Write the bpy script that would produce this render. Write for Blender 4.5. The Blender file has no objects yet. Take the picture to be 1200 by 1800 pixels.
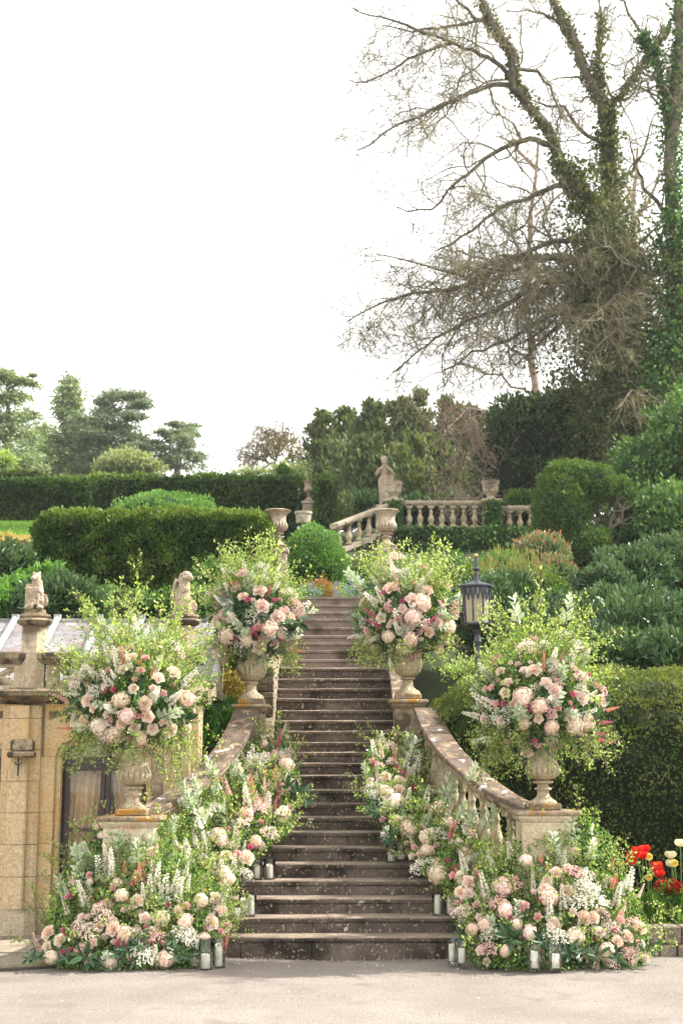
import bpy, math, random
import numpy as np
from mathutils import Vector, Matrix, Euler
R = math.radians
scene = bpy.context.scene
COL = scene.collection

# ------------------------------------------------------------------ camera, sky, sun, exposure
CAM_H, TILT, YAW, FPX = 1.88, R(10.0), R(0.632), 2500.0
cam_d = bpy.data.cameras.new('camera'); cam = bpy.data.objects.new('camera', cam_d); COL.objects.link(cam)
cam.location = (0, 0, CAM_H); cam.rotation_euler = (R(90) + TILT, 0, -YAW)
cam_d.sensor_fit = 'VERTICAL'; cam_d.sensor_height = 36; cam_d.sensor_width = 24; cam_d.lens = 50
cam_d.clip_end = 2000; cam_d.clip_start = .1
cam_d.dof.use_dof = True; cam_d.dof.focus_distance = 14.8; cam_d.dof.aperture_fstop = 3.2
scene.camera = cam

SUN = Vector((.80, .20, .86)).normalized()
wd = bpy.data.worlds.new("World"); scene.world = wd; wd.use_nodes = True
nt = wd.node_tree; bg = nt.nodes['Background']
sky = nt.nodes.new('ShaderNodeTexSky'); sky.sky_type = 'NISHITA'; sky.sun_disc = False
sky.sun_elevation = math.asin(SUN.z); sky.sun_rotation = math.atan2(SUN.x, SUN.y)
sky.dust_density = 3.5; sky.air_density = 1.0; sky.ozone_density = 1.0
hsv = nt.nodes.new('ShaderNodeHueSaturation'); hsv.inputs['Saturation'].default_value = .22; hsv.inputs['Value'].default_value = 1.0
nt.links.new(sky.outputs[0], hsv.inputs['Color'])
veil = nt.nodes.new('ShaderNodeMix'); veil.data_type = 'RGBA'; veil.inputs[0].default_value = .62
nt.links.new(hsv.outputs[0], veil.inputs[6]); veil.inputs[7].default_value = (6.6, 6.45, 6.1, 1)   # thin bright cloud veil
nt.links.new(veil.outputs[2], bg.inputs['Color']); bg.inputs['Strength'].default_value = .14

sl = bpy.data.lights.new('sun', 'SUN'); sl.energy = 3.5; sl.angle = R(.8); sl.color = (1.0, .945, .86)
so = bpy.data.objects.new('sun', sl); COL.objects.link(so)
so.rotation_euler = (-SUN).to_track_quat('-Z', 'Y').to_euler(); so.location = (20, 5, 30)

scene.view_settings.view_transform = 'Standard'; scene.view_settings.look = 'None'
scene.view_settings.gamma = 1; scene.view_settings.exposure = 1.62
scene.view_settings.use_curve_mapping = False
scene.render.engine = 'CYCLES'

# ------------------------------------------------------------------ helpers
rng = np.random.default_rng(7); random.seed(5)
CM = np.array(Euler((R(90) + TILT, 0, -YAW)).to_matrix())
def U(px, py, Y):
    """world point that lies on the photo's pixel (px,py) at world depth Y"""
    d = CM @ np.array([(px - 600) / FPX, (900 - py) / FPX, -1.0])
    return Vector((d[0], d[1], d[2])) * (Y / d[1]) + Vector((0, 0, CAM_H))
def UA(px, py, Y):
    px = np.asarray(px, float); py = np.asarray(py, float); Y = np.asarray(Y, float)
    v = np.stack([(px - 600) / FPX, (900 - py) / FPX, -np.ones_like(px)], -1) @ CM.T
    p = v * (Y / v[..., 1])[..., None]; p[..., 2] += CAM_H
    return p

def raw_mesh(name, V, loops, counts, mats, smooth=False, tint=None, mi=None):
    me = bpy.data.meshes.new(name)
    V = np.asarray(V, np.float32); loops = np.asarray(loops, np.int32); counts = np.asarray(counts, np.int32)
    me.vertices.add(len(V)); me.vertices.foreach_set('co', V.ravel())
    me.loops.add(len(loops)); me.loops.foreach_set('vertex_index', loops)
    me.polygons.add(len(counts))
    st = np.concatenate([[0], np.cumsum(counts)[:-1]]).astype(np.int32)
    me.polygons.foreach_set('loop_start', st); me.polygons.foreach_set('loop_total', counts)
    if mi is not None: me.polygons.foreach_set('material_index', np.asarray(mi, np.int32))
    me.update(calc_edges=True)
    me.polygons.foreach_set('use_smooth', np.full(len(counts), bool(smooth)))
    if tint is not None:
        a = me.attributes.new('tint', 'FLOAT', 'POINT'); a.data.foreach_set('value', np.asarray(tint, np.float32))
    for m in (mats if isinstance(mats, (list, tuple)) else [mats]): me.materials.append(m)
    return me

class MB:
    def __init__(s): s.v = []; s.f = []; s.m = []; s.t = []; s.n = 0
    def add(s, V, F, m=0, t=0.5):
        V = np.asarray(V, float); s.v.append(V); s.t.append(np.full(len(V), t) if np.isscalar(t) else np.asarray(t))
        s.f += [tuple(i + s.n for i in f) for f in F]; s.m += [m] * len(F); s.n += len(V); return s
    def box(s, x0, x1, y0, y1, z0, z1, m=0, bev=0):
        b = bev
        if b <= 0:
            V = [(x0,y0,z0),(x1,y0,z0),(x1,y1,z0),(x0,y1,z0),(x0,y0,z1),(x1,y0,z1),(x1,y1,z1),(x0,y1,z1)]
            F = [(0,3,2,1),(4,5,6,7),(0,1,5,4),(1,2,6,5),(2,3,7,6),(3,0,4,7)]
            return s.add(V, F, m)
        V = []; F = []
        for (zz, i) in ((z0, b), (z0 + b, 0), (z1 - b, 0), (z1, b)):
            c = b
            V += [(x0+i+c,y0+i,zz),(x1-i-c,y0+i,zz),(x1-i,y0+i+c,zz),(x1-i,y1-i-c,zz),(x1-i-c,y1-i,zz),(x0+i+c,y1-i,zz),(x0+i,y1-i-c,zz),(x0+i,y0+i+c,zz)]
        for l in range(3):
            for k in range(8):
                a = l*8+k; c2 = l*8+(k+1) % 8; F.append((a, c2, c2+8, a+8))
        F.append(tuple(range(7, -1, -1))); F.append(tuple(range(24, 32)))
        return s.add(V, F, m)
    def lathe(s, prof, n=20, c=(0,0,0), m=0, fn=None, cap=True):
        V = []; F = []
        for (r, z) in prof:
            for k in range(n):
                a = 2*math.pi*k/n; rr = r * (fn(a, z) if fn else 1)
                V.append((c[0]+rr*math.cos(a), c[1]+rr*math.sin(a), c[2]+z))
        L = len(prof)
        for l in range(L-1):
            for k in range(n):
                k2 = (k+1) % n; F.append((l*n+k, l*n+k2, (l+1)*n+k2, (l+1)*n+k))
        if cap: F.append(tuple(range(n-1, -1, -1))); F.append(tuple((L-1)*n+k for k in range(n)))
        return s.add(V, F, m)
    def sq_lathe(s, prof, c=(0,0,0), m=0):
        # square cross-section "lathe": prof of (half width, z)
        V = []; F = []
        for (r, z) in prof: V += [(c[0]-r,c[1]-r,c[2]+z),(c[0]+r,c[1]-r,c[2]+z),(c[0]+r,c[1]+r,c[2]+z),(c[0]-r,c[1]+r,c[2]+z)]
        for l in range(len(prof)-1):
            for k in range(4): F.append((l*4+k, l*4+(k+1) % 4, l*4+4+(k+1) % 4, l*4+4+k))
        F.append((3,2,1,0)); L = len(prof)*4-4; F.append((L,L+1,L+2,L+3))
        return s.add(V, F, m)
    def prism(s, poly, y0, y1, m=0):
        # poly in x,z extruded along y
        n = len(poly); V = [(x, y0, z) for x, z in poly] + [(x, y1, z) for x, z in poly]
        F = [tuple(range(n)), tuple(range(2*n-1, n-1, -1))] + [(i, n+i, n+(i+1) % n, (i+1) % n) for i in range(n)]
        return s.add(V, F, m)
    def prism_x(s, poly, x0, x1, m=0):
        # poly in y,z extruded along x
        n = len(poly); V = [(x0, y, z) for y, z in poly] + [(x1, y, z) for y, z in poly]
        F = [tuple(range(n-1, -1, -1)), tuple(range(n, 2*n))] + [((i+1) % n, n+(i+1) % n, n+i, i) for i in range(n)]
        return s.add(V, F, m)
    def prism_z(s, poly, z0, z1, m=0):
        n = len(poly); V = [(x, y, z0) for x, y in poly] + [(x, y, z1) for x, y in poly]
        F = [tuple(range(n-1, -1, -1)), tuple(range(n, 2*n))] + [(i, (i+1) % n, n+(i+1) % n, n+i) for i in range(n)]
        return s.add(V, F, m)
    def tube(s, pts, rad, n=6, m=0, t=.5):
        pts = np.asarray(pts, float); k = len(pts)
        rad = np.full(k, rad) if np.isscalar(rad) else np.asarray(rad, float)
        T = np.gradient(pts, axis=0); T /= np.linalg.norm(T, axis=1)[:, None] + 1e-9
        up = np.array([0, 0, 1.]) if abs(T[0][2]) < .9 else np.array([1., 0, 0])
        A = np.cross(T, up); A /= np.linalg.norm(A, axis=1)[:, None] + 1e-9; B = np.cross(T, A)
        an = np.arange(n)*2*np.pi/n
        V = pts[:, None] + rad[:, None, None]*(A[:, None]*np.cos(an)[None, :, None] + B[:, None]*np.sin(an)[None, :, None])
        F = []
        for l in range(k-1):
            for q in range(n): F.append((l*n+q, l*n+(q+1) % n, (l+1)*n+(q+1) % n, (l+1)*n+q))
        F.append(tuple(range(n-1, -1, -1))); F.append(tuple((k-1)*n+q for q in range(n)))
        return s.add(V.reshape(-1, 3), F, m, t)
    def blob(s, c, r, n=10, m=0, t=.5, rot=None):
        V = []; F = []; c = np.array(c, float); r = np.array([r]*3 if np.isscalar(r) else r, float); h = n//2+1
        for i in range(1, h):
            for k in range(n):
                a = 2*math.pi*k/n; b = math.pi*i/h
                V.append((math.sin(b)*math.cos(a), math.sin(b)*math.sin(a), math.cos(b)))
        V.append((0,0,1)); V.append((0,0,-1)); V = np.array(V)*r
        if rot is not None: V = V @ np.array(Euler(rot).to_matrix()).T
        for i in range(h-2):
            for k in range(n): F.append((i*n+k, (i+1)*n+k, (i+1)*n+(k+1) % n, i*n+(k+1) % n))
        T = (h-1)*n
        for k in range(n): F.append((T, k, (k+1) % n)); F.append((T+1, (h-2)*n+(k+1) % n, (h-2)*n+k))
        return s.add(V+c, F, m, t)
    def mesh(s, name, mats, smooth=False):
        V = np.concatenate(s.v); loops = [i for f in s.f for i in f]; cn = [len(f) for f in s.f]
        return raw_mesh(name, V, loops, cn, mats, smooth, np.concatenate(s.t), s.m)

def tag(o, label=None, cat=None, group=None, kind=None):
    if label: o['label'] = label
    if cat: o['category'] = cat
    if group: o['group'] = group
    if kind: o['kind'] = kind
    return o
def empty(name, loc=(0,0,0), rz=0, **k):
    o = bpy.data.objects.new(name, None); COL.objects.link(o); o.location = loc; o.rotation_euler = (0,0,rz); o.empty_display_size = .1
    return tag(o, **k)
def put(name, me, parent=None, world=True, loc=None, rot=None, scale=None, **k):
    """link a mesh as one object; world=True: its vertices are world coordinates"""
    o = bpy.data.objects.new(name, me); COL.objects.link(o)
    if loc is not None: o.location = loc
    if rot is not None: o.rotation_euler = rot
    if scale is not None: o.scale = (scale,)*3 if np.isscalar(scale) else scale
    if parent is not None:
        o.parent = parent
        if world:
            M = Matrix.Identity(4); q = parent; ch = []
            while q is not None: ch.append(q); q = q.parent
            for q in reversed(ch): M = M @ (q.matrix_parent_inverse if q.parent else Matrix.Identity(4)) @ Matrix.LocRotScale(q.location, q.rotation_euler, q.scale)
            o.matrix_parent_inverse = M.inverted()
    return tag(o, **k)
def copy_tree(o, parent=None):
    c = o.copy(); COL.objects.link(c)
    if parent: c.parent = parent
    for ch in list(o.children): copy_tree(ch, c)
    return c
def edge_smooth(me, ang=35):
    me.polygons.foreach_set('use_smooth', np.ones(len(me.polygons), bool))
    try: me.set_sharp_from_angle(angle=R(ang))
    except Exception: pass
    return me

def noise3(P, scale, seed=0, octaves=3):
    r = np.random.default_rng(seed); out = np.zeros(len(P)); amp = 1
    for o in range(octaves):
        acc = 0
        for _ in range(5):
            d = r.normal(size=3); d /= np.linalg.norm(d); acc = acc + np.sin(P @ d * (2*np.pi*scale) * r.uniform(.6, 1.3) + r.uniform(0, 6.3))
        out += amp*acc/2.2; amp *= .5; scale *= 2.1
    return out
def unit(a): return a/(np.linalg.norm(a, axis=-1, keepdims=True)+1e-9)

def leaf_arrays(P, D, size, ratio=.45, kind='diamond', fold=.12, face=None):
    n = len(P); D = unit(D); size = np.broadcast_to(np.asarray(size, float), (n,))[:, None]
    Q = rng.normal(size=(n, 3)) if face is None else face + rng.normal(size=(n, 3))*.35
    W = unit(np.cross(D, Q)); Nn = np.cross(D, W)
    if kind == 'diamond':
        V = np.stack([P, P + D*size*.5 + W*size*ratio/2 + Nn*size*fold, P + D*size, P + D*size*.5 - W*size*ratio/2 - Nn*size*fold*.4], 1)
        F = np.array([0, 1, 2, 3]); cn = [4]; k = 4
    else:
        w = W*size*ratio/2; u = Nn*size*fold
        V = np.stack([P, P+D*size*.3+w*.9+u, P+D*size*.68+w*.8+u*.8, P+D*size-Nn*size*.08, P+D*size*.68-w*.8+u*.8, P+D*size*.3-w*.9+u], 1)
        F = np.array([0, 1, 2, 3, 0, 3, 4, 5]); cn = [4, 4]; k = 6
    idx = (np.arange(n)*k)[:, None] + F[None]
    return V.reshape(-1, 3), idx.ravel(), np.tile(cn, n), k
def leaf_mesh(name, P, D, size, mat, tint=None, **kw):
    V, l, c, k = leaf_arrays(np.asarray(P), np.asarray(D), size, **kw)
    if tint is None: tint = rng.random(len(P))
    return raw_mesh(name, V, l, c, mat, False, np.repeat(tint, k))

# ------------------------------------------------------------------ materials
def newmat(name):
    m = bpy.data.materials.new(name); m.use_nodes = True; n = m.node_tree.nodes; n.clear()
    out = n.new('ShaderNodeOutputMaterial'); return m, m.node_tree, out
def ramp(nt, stops, interp='LINEAR'):
    r = nt.nodes.new('ShaderNodeValToRGB'); e = r.color_ramp; e.interpolation = interp
    while len(e.elements) < len(stops): e.elements.new(.5)
    for el, (p, c) in zip(e.elements, stops): el.position = p; el.color = (*c, 1)
    return r
def stone(name, cols, scale=2.0, rough=.9, bump=.25, spots=None, spots2=None, grime=None, fine=40):
    m, t, out = newmat(name); L = t.links.new
    g = t.nodes.new('ShaderNodeNewGeometry')
    oi = t.nodes.new('ShaderNodeObjectInfo'); 
    a = t.nodes.new('ShaderNodeTexNoise'); a.inputs['Scale'].default_value = scale; a.inputs['Detail'].default_value = 8; a.inputs['Roughness'].default_value = .65
    L(g.outputs['Position'], a.inputs['Vector'])
    ad = t.nodes.new('ShaderNodeMath'); ad.operation = 'MULTIPLY_ADD'; L(oi.outputs['Random'], ad.inputs[0]); ad.inputs[1].default_value = .16; L(a.outputs['Fac'], ad.inputs[2])
    sb = t.nodes.new('ShaderNodeMath'); sb.operation = 'SUBTRACT'; L(ad.outputs[0], sb.inputs[0]); sb.inputs[1].default_value = .08
    n = len(cols); r = ramp(t, [(.3 + .4*i/max(1, n-1), c) for i, c in enumerate(cols)]); L(sb.outputs[0], r.inputs[0]); col = r.outputs[0]
    f = t.nodes.new('ShaderNodeTexNoise'); f.inputs['Scale'].default_value = fine; f.inputs['Detail'].default_value = 6; L(g.outputs['Position'], f.inputs['Vector'])
    mx = t.nodes.new('ShaderNodeMix'); mx.data_type = 'RGBA'; mx.blend_type = 'MULTIPLY'; mx.inputs[0].default_value = .8
    fr = ramp(t, [(.3, (.62, .62, .62)), (.7, (1.25, 1.25, 1.25))]); L(f.outputs['Fac'], fr.inputs[0]); L(col, mx.inputs[6]); L(fr.outputs[0], mx.inputs[7]); col = mx.outputs[2]
    def spot(col, sc, c, lo, hi, det=3):
        s = t.nodes.new('ShaderNodeTexNoise'); s.inputs['Scale'].default_value = sc; s.inputs['Detail'].default_value = det; s.inputs['Distortion'].default_value = .4; L(g.outputs['Position'], s.inputs['Vector'])
        sr = ramp(t, [(lo, (0,0,0)), (hi, (1,1,1))]); L(s.outputs['Fac'], sr.inputs[0])
        x = t.nodes.new('ShaderNodeMix'); x.data_type = 'RGBA'; L(sr.outputs[0], x.inputs[0]); L(col, x.inputs[6]); x.inputs[7].default_value = (*c, 1)
        return x.outputs[2]
    for sp in (grime, spots, spots2):
        if sp: col = spot(col, *sp)
    p = t.nodes.new('ShaderNodeBsdfPrincipled'); p.inputs['Roughness'].default_value = rough; p.inputs['Specular IOR Level'].default_value = .25
    L(col, p.inputs['Base Color'])
    b = t.nodes.new('ShaderNodeBump'); b.inputs['Strength'].default_value = bump; b.inputs['Distance'].default_value = .02
    hs = t.nodes.new('ShaderNodeMath'); hs.operation = 'ADD'; L(a.outputs['Fac'], hs.inputs[0]); L(f.outputs['Fac'], hs.inputs[1]); L(hs.outputs[0], b.inputs['Height'])
    L(b.outputs[0], p.inputs['Normal']); L(p.outputs[0], out.inputs[0]); return m
def leafmat(name, cols, trans=.35, rough=.5, spec=.3, patch=None, tcol=None):
    m, t, out = newmat(name); L = t.links.new
    at = t.nodes.new('ShaderNodeAttribute'); at.attribute_name = 'tint'; oi = t.nodes.new('ShaderNodeObjectInfo')
    n = len(cols); r = ramp(t, [(i/max(1, n-1), c) for i, c in enumerate(cols)])
    ad = t.nodes.new('ShaderNodeMath'); ad.operation = 'MULTIPLY_ADD'; L(oi.outputs['Random'], ad.inputs[0]); ad.inputs[1].default_value = .25
    sb = t.nodes.new('ShaderNodeMath'); sb.operation = 'SUBTRACT'; L(at.outputs['Fac'], sb.inputs[0]); sb.inputs[1].default_value = .12; L(sb.outputs[0], ad.inputs[2]); L(ad.outputs[0], r.inputs[0]); col = r.outputs[0]
    if patch:
        g = t.nodes.new('ShaderNodeNewGeometry'); s = t.nodes.new('ShaderNodeTexNoise'); s.inputs['Scale'].default_value = patch[0]; s.inputs['Detail'].default_value = 4; L(g.outputs['Position'], s.inputs['Vector'])
        sr = ramp(t, [(patch[2], (0,0,0)), (patch[3], (1,1,1))]); L(s.outputs['Fac'], sr.inputs[0])
        x = t.nodes.new('ShaderNodeMix'); x.data_type = 'RGBA'; L(sr.outputs[0], x.inputs[0]); L(col, x.inputs[6]); x.inputs[7].default_value = (*patch[1], 1); col = x.outputs[2]
    p = t.nodes.new('ShaderNodeBsdfPrincipled'); p.inputs['Roughness'].default_value = rough; p.inputs['Specular IOR Level'].default_value = spec; L(col, p.inputs['Base Color'])
    if trans > 0:
        tr = t.nodes.new('ShaderNodeBsdfTranslucent')
        h = t.nodes.new('ShaderNodeMix'); h.data_type = 'RGBA'; h.blend_type = 'MULTIPLY'; h.inputs[0].default_value = 1; L(col, h.inputs[6]); h.inputs[7].default_value = (*(tcol or (1.5, 1.5, .7)), 1)
        L(h.outputs[2], tr.inputs[0])
        mx = t.nodes.new('ShaderNodeMixShader'); mx.inputs[0].default_value = trans; L(p.outputs[0], mx.inputs[1]); L(tr.outputs[0], mx.inputs[2]); L(mx.outputs[0], out.inputs[0])
    else: L(p.outputs[0], out.inputs[0])
    return m
def plain(name, c, rough=.6, metal=0, spec=.5):
    m, t, out = newmat(name); p = t.nodes.new('ShaderNodeBsdfPrincipled'); L = t.links.new
    g = t.nodes.new('ShaderNodeNewGeometry'); s = t.nodes.new('ShaderNodeTexNoise'); s.inputs['Scale'].default_value = 14; s.inputs['Detail'].default_value = 6; L(g.outputs['Position'], s.inputs['Vector'])
    r = ramp(t, [(.3, tuple(v*.75 for v in c)), (.7, tuple(min(1, v*1.2) for v in c))]); L(s.outputs['Fac'], r.inputs[0]); L(r.outputs[0], p.inputs['Base Color'])
    p.inputs['Roughness'].default_value = rough; p.inputs['Metallic'].default_value = metal; p.inputs['Specular IOR Level'].default_value = spec
    L(p.outputs[0], out.inputs[0]); return m
def glass(name, col=(1,1,1), rough=0.0):
    m, t, out = newmat(name); p = t.nodes.new('ShaderNodeBsdfPrincipled'); p.inputs['Base Color'].default_value = (*col, 1)
    p.inputs['Transmission Weight'].default_value = 1; p.inputs['Roughness'].default_value = rough; p.inputs['IOR'].default_value = 1.45
    t.links.new(p.outputs[0], out.inputs[0]); return m

M = {}
M['gravel'] = stone('gravel_surface', [(.150,.127,.110),(.190,.166,.146),(.224,.198,.176)], 1.2, .95, .6, fine=60, grime=(.5,(.165,.138,.118),.5,.7), spots=(1.7,(.14,.115,.097),.60,.74), spots2=(38,(.36,.33,.29),.66,.72))
M['flag'] = stone('flagstone', [(.16,.135,.10),(.24,.205,.155),(.30,.26,.20)], 2.5, .9, .3, spots=(3,(.33,.27,.16),.6,.68))
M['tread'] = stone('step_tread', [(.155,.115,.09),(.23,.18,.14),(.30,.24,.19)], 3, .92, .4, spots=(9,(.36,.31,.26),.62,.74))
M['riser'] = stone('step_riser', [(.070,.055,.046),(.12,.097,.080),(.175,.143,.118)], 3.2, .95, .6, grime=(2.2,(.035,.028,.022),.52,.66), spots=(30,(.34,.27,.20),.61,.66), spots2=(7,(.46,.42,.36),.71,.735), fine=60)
M['riser_far'] = stone('step_upper', [(.15,.115,.096),(.22,.172,.145),(.27,.215,.185)], 3.2, .95, .5, grime=(2.2,(.08,.06,.045),.55,.7), spots=(14,(.36,.29,.24),.70,.75), fine=50)  # paler copy of the riser stone, haze and spill light put into the colour
M['ashlar'] = stone('honey_ashlar', [(.48,.32,.155),(.57,.42,.235),(.60,.48,.31)], 1.0, .9, .12, grime=(1.3,(.56,.31,.11),.56,.70), spots=(5,(.30,.26,.20),.66,.78))
M['ashlar_grey'] = stone('weathered_ashlar', [(.32,.25,.16),(.44,.36,.25),(.52,.44,.32)], 2.2, .92, .5, grime=(2.5,(.12,.095,.065),.53,.68), spots=(10,(.52,.48,.38),.66,.70))
M['buttress'] = stone('buttress_ashlar', [(.46,.34,.19),(.54,.41,.25),(.58,.46,.30)], .8, .9, .10, grime=(1.1,(.55,.36,.17),.55,.72), spots=(14,(.34,.28,.20),.68,.74))
M['cornice'] = stone('dark_cornice', [(.12,.09,.055),(.21,.16,.10),(.33,.27,.18)], 4, .95, .7, grime=(6,(.07,.055,.04),.5,.6), spots=(3.5,(.62,.58,.50),.70,.72))
M['cream'] = stone('cream_limestone', [(.42,.34,.22),(.54,.46,.33),(.60,.53,.41)], 2.4, .9, .3, grime=(3,(.40,.30,.17),.56,.72), spots=(26,(.22,.18,.12),.70,.74))
M['cap'] = stone('lichen_cap', [(.15,.11,.07),(.26,.20,.135),(.36,.30,.21)], 6, .95, .7, grime=(4,(.36,.18,.035),.56,.63), spots=(8,(.50,.46,.38),.66,.69))
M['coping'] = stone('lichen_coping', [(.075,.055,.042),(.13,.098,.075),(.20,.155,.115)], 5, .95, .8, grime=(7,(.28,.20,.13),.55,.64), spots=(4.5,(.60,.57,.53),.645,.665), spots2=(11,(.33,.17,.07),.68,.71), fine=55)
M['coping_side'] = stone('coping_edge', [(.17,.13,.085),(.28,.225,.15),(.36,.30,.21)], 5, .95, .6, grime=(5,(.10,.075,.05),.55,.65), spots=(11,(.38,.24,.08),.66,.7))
M['urn'] = stone('urn_stone', [(.30,.245,.155),(.42,.35,.235),(.50,.43,.31)], 5, .92, .5, grime=(4,(.22,.18,.11),.54,.68), spots=(9,(.42,.27,.08),.68,.74))
M['far_stone'] = stone('balustrade_stone', [(.26,.21,.15),(.38,.32,.24),(.48,.42,.33)], 3, .92, .5, grime=(3,(.14,.11,.07),.54,.68), spots=(4,(.34,.26,.12),.64,.72))
M['statue'] = stone('statue_stone', [(.22,.17,.11),(.36,.29,.21),(.50,.42,.33)], 9, .95, .9, grime=(7,(.34,.20,.08),.57,.66), spots=(14,(.60,.54,.46),.64,.68))
M['rubble'] = stone('rubble_stone', [(.10,.08,.06),(.20,.165,.13),(.34,.29,.23)], 5, .95, .9, spots=(9,(.50,.46,.40),.65,.70))
M['mortar'] = stone('mortar', [(.06,.05,.04),(.10,.085,.065)], 5, .95, .5)
M['joint'] = stone('stone_joint', [(.20,.16,.11),(.28,.23,.16)], 5, .95, .3)
M['lead'] = stone('lead_sheet', [(.15,.135,.14),(.20,.19,.195),(.26,.255,.265)], 1.5, .55, .15, grime=(2.2,(.19,.135,.13),.54,.74), spots=(2.6,(.40,.39,.395),.62,.78), fine=12)
M['lead_roll'] = stone('lead_roll', [(.30,.295,.295),(.38,.375,.37)], 3, .5, .1)
M['soil'] = stone('soil', [(.035,.026,.018),(.07,.052,.036)], 8, 1, .8)
M['hillside'] = stone('hillside_soil', [(.020,.030,.010),(.035,.05,.015),(.05,.06,.02)], 1.5, 1, .8)
M['bark'] = stone('bark', [(.075,.06,.045),(.125,.105,.08),(.17,.145,.11)], 6, .95, .8)
M['twig_far'] = stone('sunlit_twigs', [(.14,.12,.065),(.215,.19,.11),(.29,.26,.155)], 6, .95, .3)  # bark lightened for the crown, sunlight put into the colour
M['bark_red'] = stone('reddish_bark', [(.30,.225,.18),(.42,.33,.275)], 6, .95, .4)
M['bark_pale'] = stone('pale_bark', [(.17,.14,.10),(.28,.235,.18)], 6, .95, .5)
M['twig'] = plain('twig_bark', (.16,.09,.055), .8)
M['stem'] = plain('green_stem', (.10,.17,.045), .7)
M['iron'] = plain('blue_black_iron', (.055,.06,.075), .45, .6)
M['wood'] = plain('dark_door_paint', (.045,.028,.026), .45)
M['brass'] = plain('brass', (.55,.36,.12), .35, 1)
M['wax'] = plain('candle_wax', (.80,.76,.66), .5)
M['wick'] = plain('wick', (.02,.02,.02), .9)
M['glass'] = glass('clear_glass', (.97,.98,.98))
M['lantern_glass'] = leafmat('frosted_lantern_glass', [(.50,.47,.34),(.60,.56,.42)], .55, .25, .5, tcol=(1.3,1.2,.9))
M['curtain'] = plain('cream_curtain', (.80,.60,.34), .9)
M['room'] = plain('room_wall', (.05,.045,.035), .9)
M['grey_post'] = plain('weathered_grey_post', (.22,.23,.26), .8)
# foliage
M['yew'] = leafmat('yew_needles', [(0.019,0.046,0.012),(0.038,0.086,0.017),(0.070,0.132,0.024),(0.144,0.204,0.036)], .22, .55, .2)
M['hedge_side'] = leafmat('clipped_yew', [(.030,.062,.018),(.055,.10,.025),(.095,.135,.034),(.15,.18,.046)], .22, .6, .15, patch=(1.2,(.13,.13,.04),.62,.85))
M['archbox'] = leafmat('arch_box_leaves', [(0.025,0.062,0.013),(0.050,0.106,0.020),(0.094,0.163,0.027),(0.213,0.263,0.050)], .25, .5, .25)
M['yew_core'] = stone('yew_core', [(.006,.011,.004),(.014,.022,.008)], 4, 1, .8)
M['box'] = leafmat('box_leaves', [(0.030,0.075,0.012),(0.065,0.140,0.020),(0.110,0.200,0.030),(0.170,0.260,0.050)], .3, .45, .3)
M['brightbox'] = leafmat('bright_box_leaves', [(0.037,0.097,0.024),(0.069,0.167,0.032),(0.112,0.238,0.048),(0.188,0.299,0.080)], .3, .45, .3)
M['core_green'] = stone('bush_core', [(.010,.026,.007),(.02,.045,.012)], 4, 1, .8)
M['laurel'] = leafmat('laurel_leaves', [(.022,.060,.022),(.045,.095,.038),(.075,.135,.055),(.16,.22,.12)], .18, .33, .5)
M['laurel_light'] = leafmat('light_laurel_leaves', [(.04,.12,.025),(.075,.19,.035),(.12,.27,.05),(.22,.36,.10)], .3, .3, .5)
M['ivy'] = leafmat('ivy_leaves', [(0.025,0.067,0.020),(0.050,0.118,0.030),(0.092,0.185,0.047),(0.202,0.286,0.084)], .25, .5, .25)
M['ivy_dark'] = leafmat('mossy_ivy_leaves', [(.04,.05,.018),(.075,.095,.03),(.12,.14,.045),(.17,.18,.06)], .25, .55, .25)
M['ivy_olive'] = leafmat('olive_ivy_leaves', [(0.054,0.093,0.023),(0.109,0.171,0.039),(0.186,0.256,0.062),(0.310,0.342,0.109)], .3, .45, .4)
M['holly'] = leafmat('holly_leaves', [(0.014,0.040,0.014),(0.032,0.076,0.025),(0.064,0.118,0.040),(0.126,0.180,0.072)], .15, .55, .2)
M['conifer'] = leafmat('conifer_needles', [(0.094,0.146,0.079),(0.160,0.227,0.119),(0.265,0.332,0.160),(0.398,0.438,0.212)], .2, .7, .2)
M['cedar'] = leafmat('cedar_needles', [(0.088,0.128,0.088),(0.155,0.204,0.122),(0.243,0.287,0.167)], .2, .7, .2)
M['yewtree'] = leafmat('yew_tree_needles', [(0.034,0.059,0.029),(0.073,0.110,0.047),(0.128,0.169,0.064),(0.215,0.238,0.091)], .2, .6, .2)
M['pale_leaf'] = leafmat('young_pale_leaves', [(.16,.20,.10),(.24,.28,.15),(.34,.37,.22)], .4, .6, .2)
M['pink_bud'] = leafmat('pink_buds', [(.34,.22,.18),(.44,.30,.25),(.54,.40,.34)], .3, .7, .2)
M['twigleaf'] = leafmat('beech_buds', [(.16,.13,.06),(.22,.20,.08),(.30,.30,.10)], .3, .7, .2)
M['goldhedge'] = leafmat('golden_hedge_leaves', [(.20,.18,.05),(.36,.28,.09),(.46,.38,.16)], .3, .6, .2)
M['photinia'] = leafmat('photinia_leaves', [(.04,.10,.04),(.07,.15,.05),(.13,.20,.09),(.22,.25,.14),(.40,.12,.08),(.50,.19,.12)], .25, .4, .4)
M['lime'] = leafmat('lime_birch_leaves', [(0.120,0.200,0.056),(0.210,0.310,0.094),(0.330,0.430,0.150),(0.480,0.550,0.275)], .45, .5, .3, tcol=(1.35,1.35,.55))
M['green'] = leafmat('mid_green_leaves', [(0.044,0.112,0.022),(0.081,0.188,0.037),(0.150,0.288,0.056),(0.250,0.400,0.100)], .35, .45, .35)
M['dark'] = leafmat('dark_bay_leaves', [(0.021,0.059,0.025),(0.042,0.098,0.042),(0.084,0.154,0.070)], .15, .3, .5)
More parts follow.
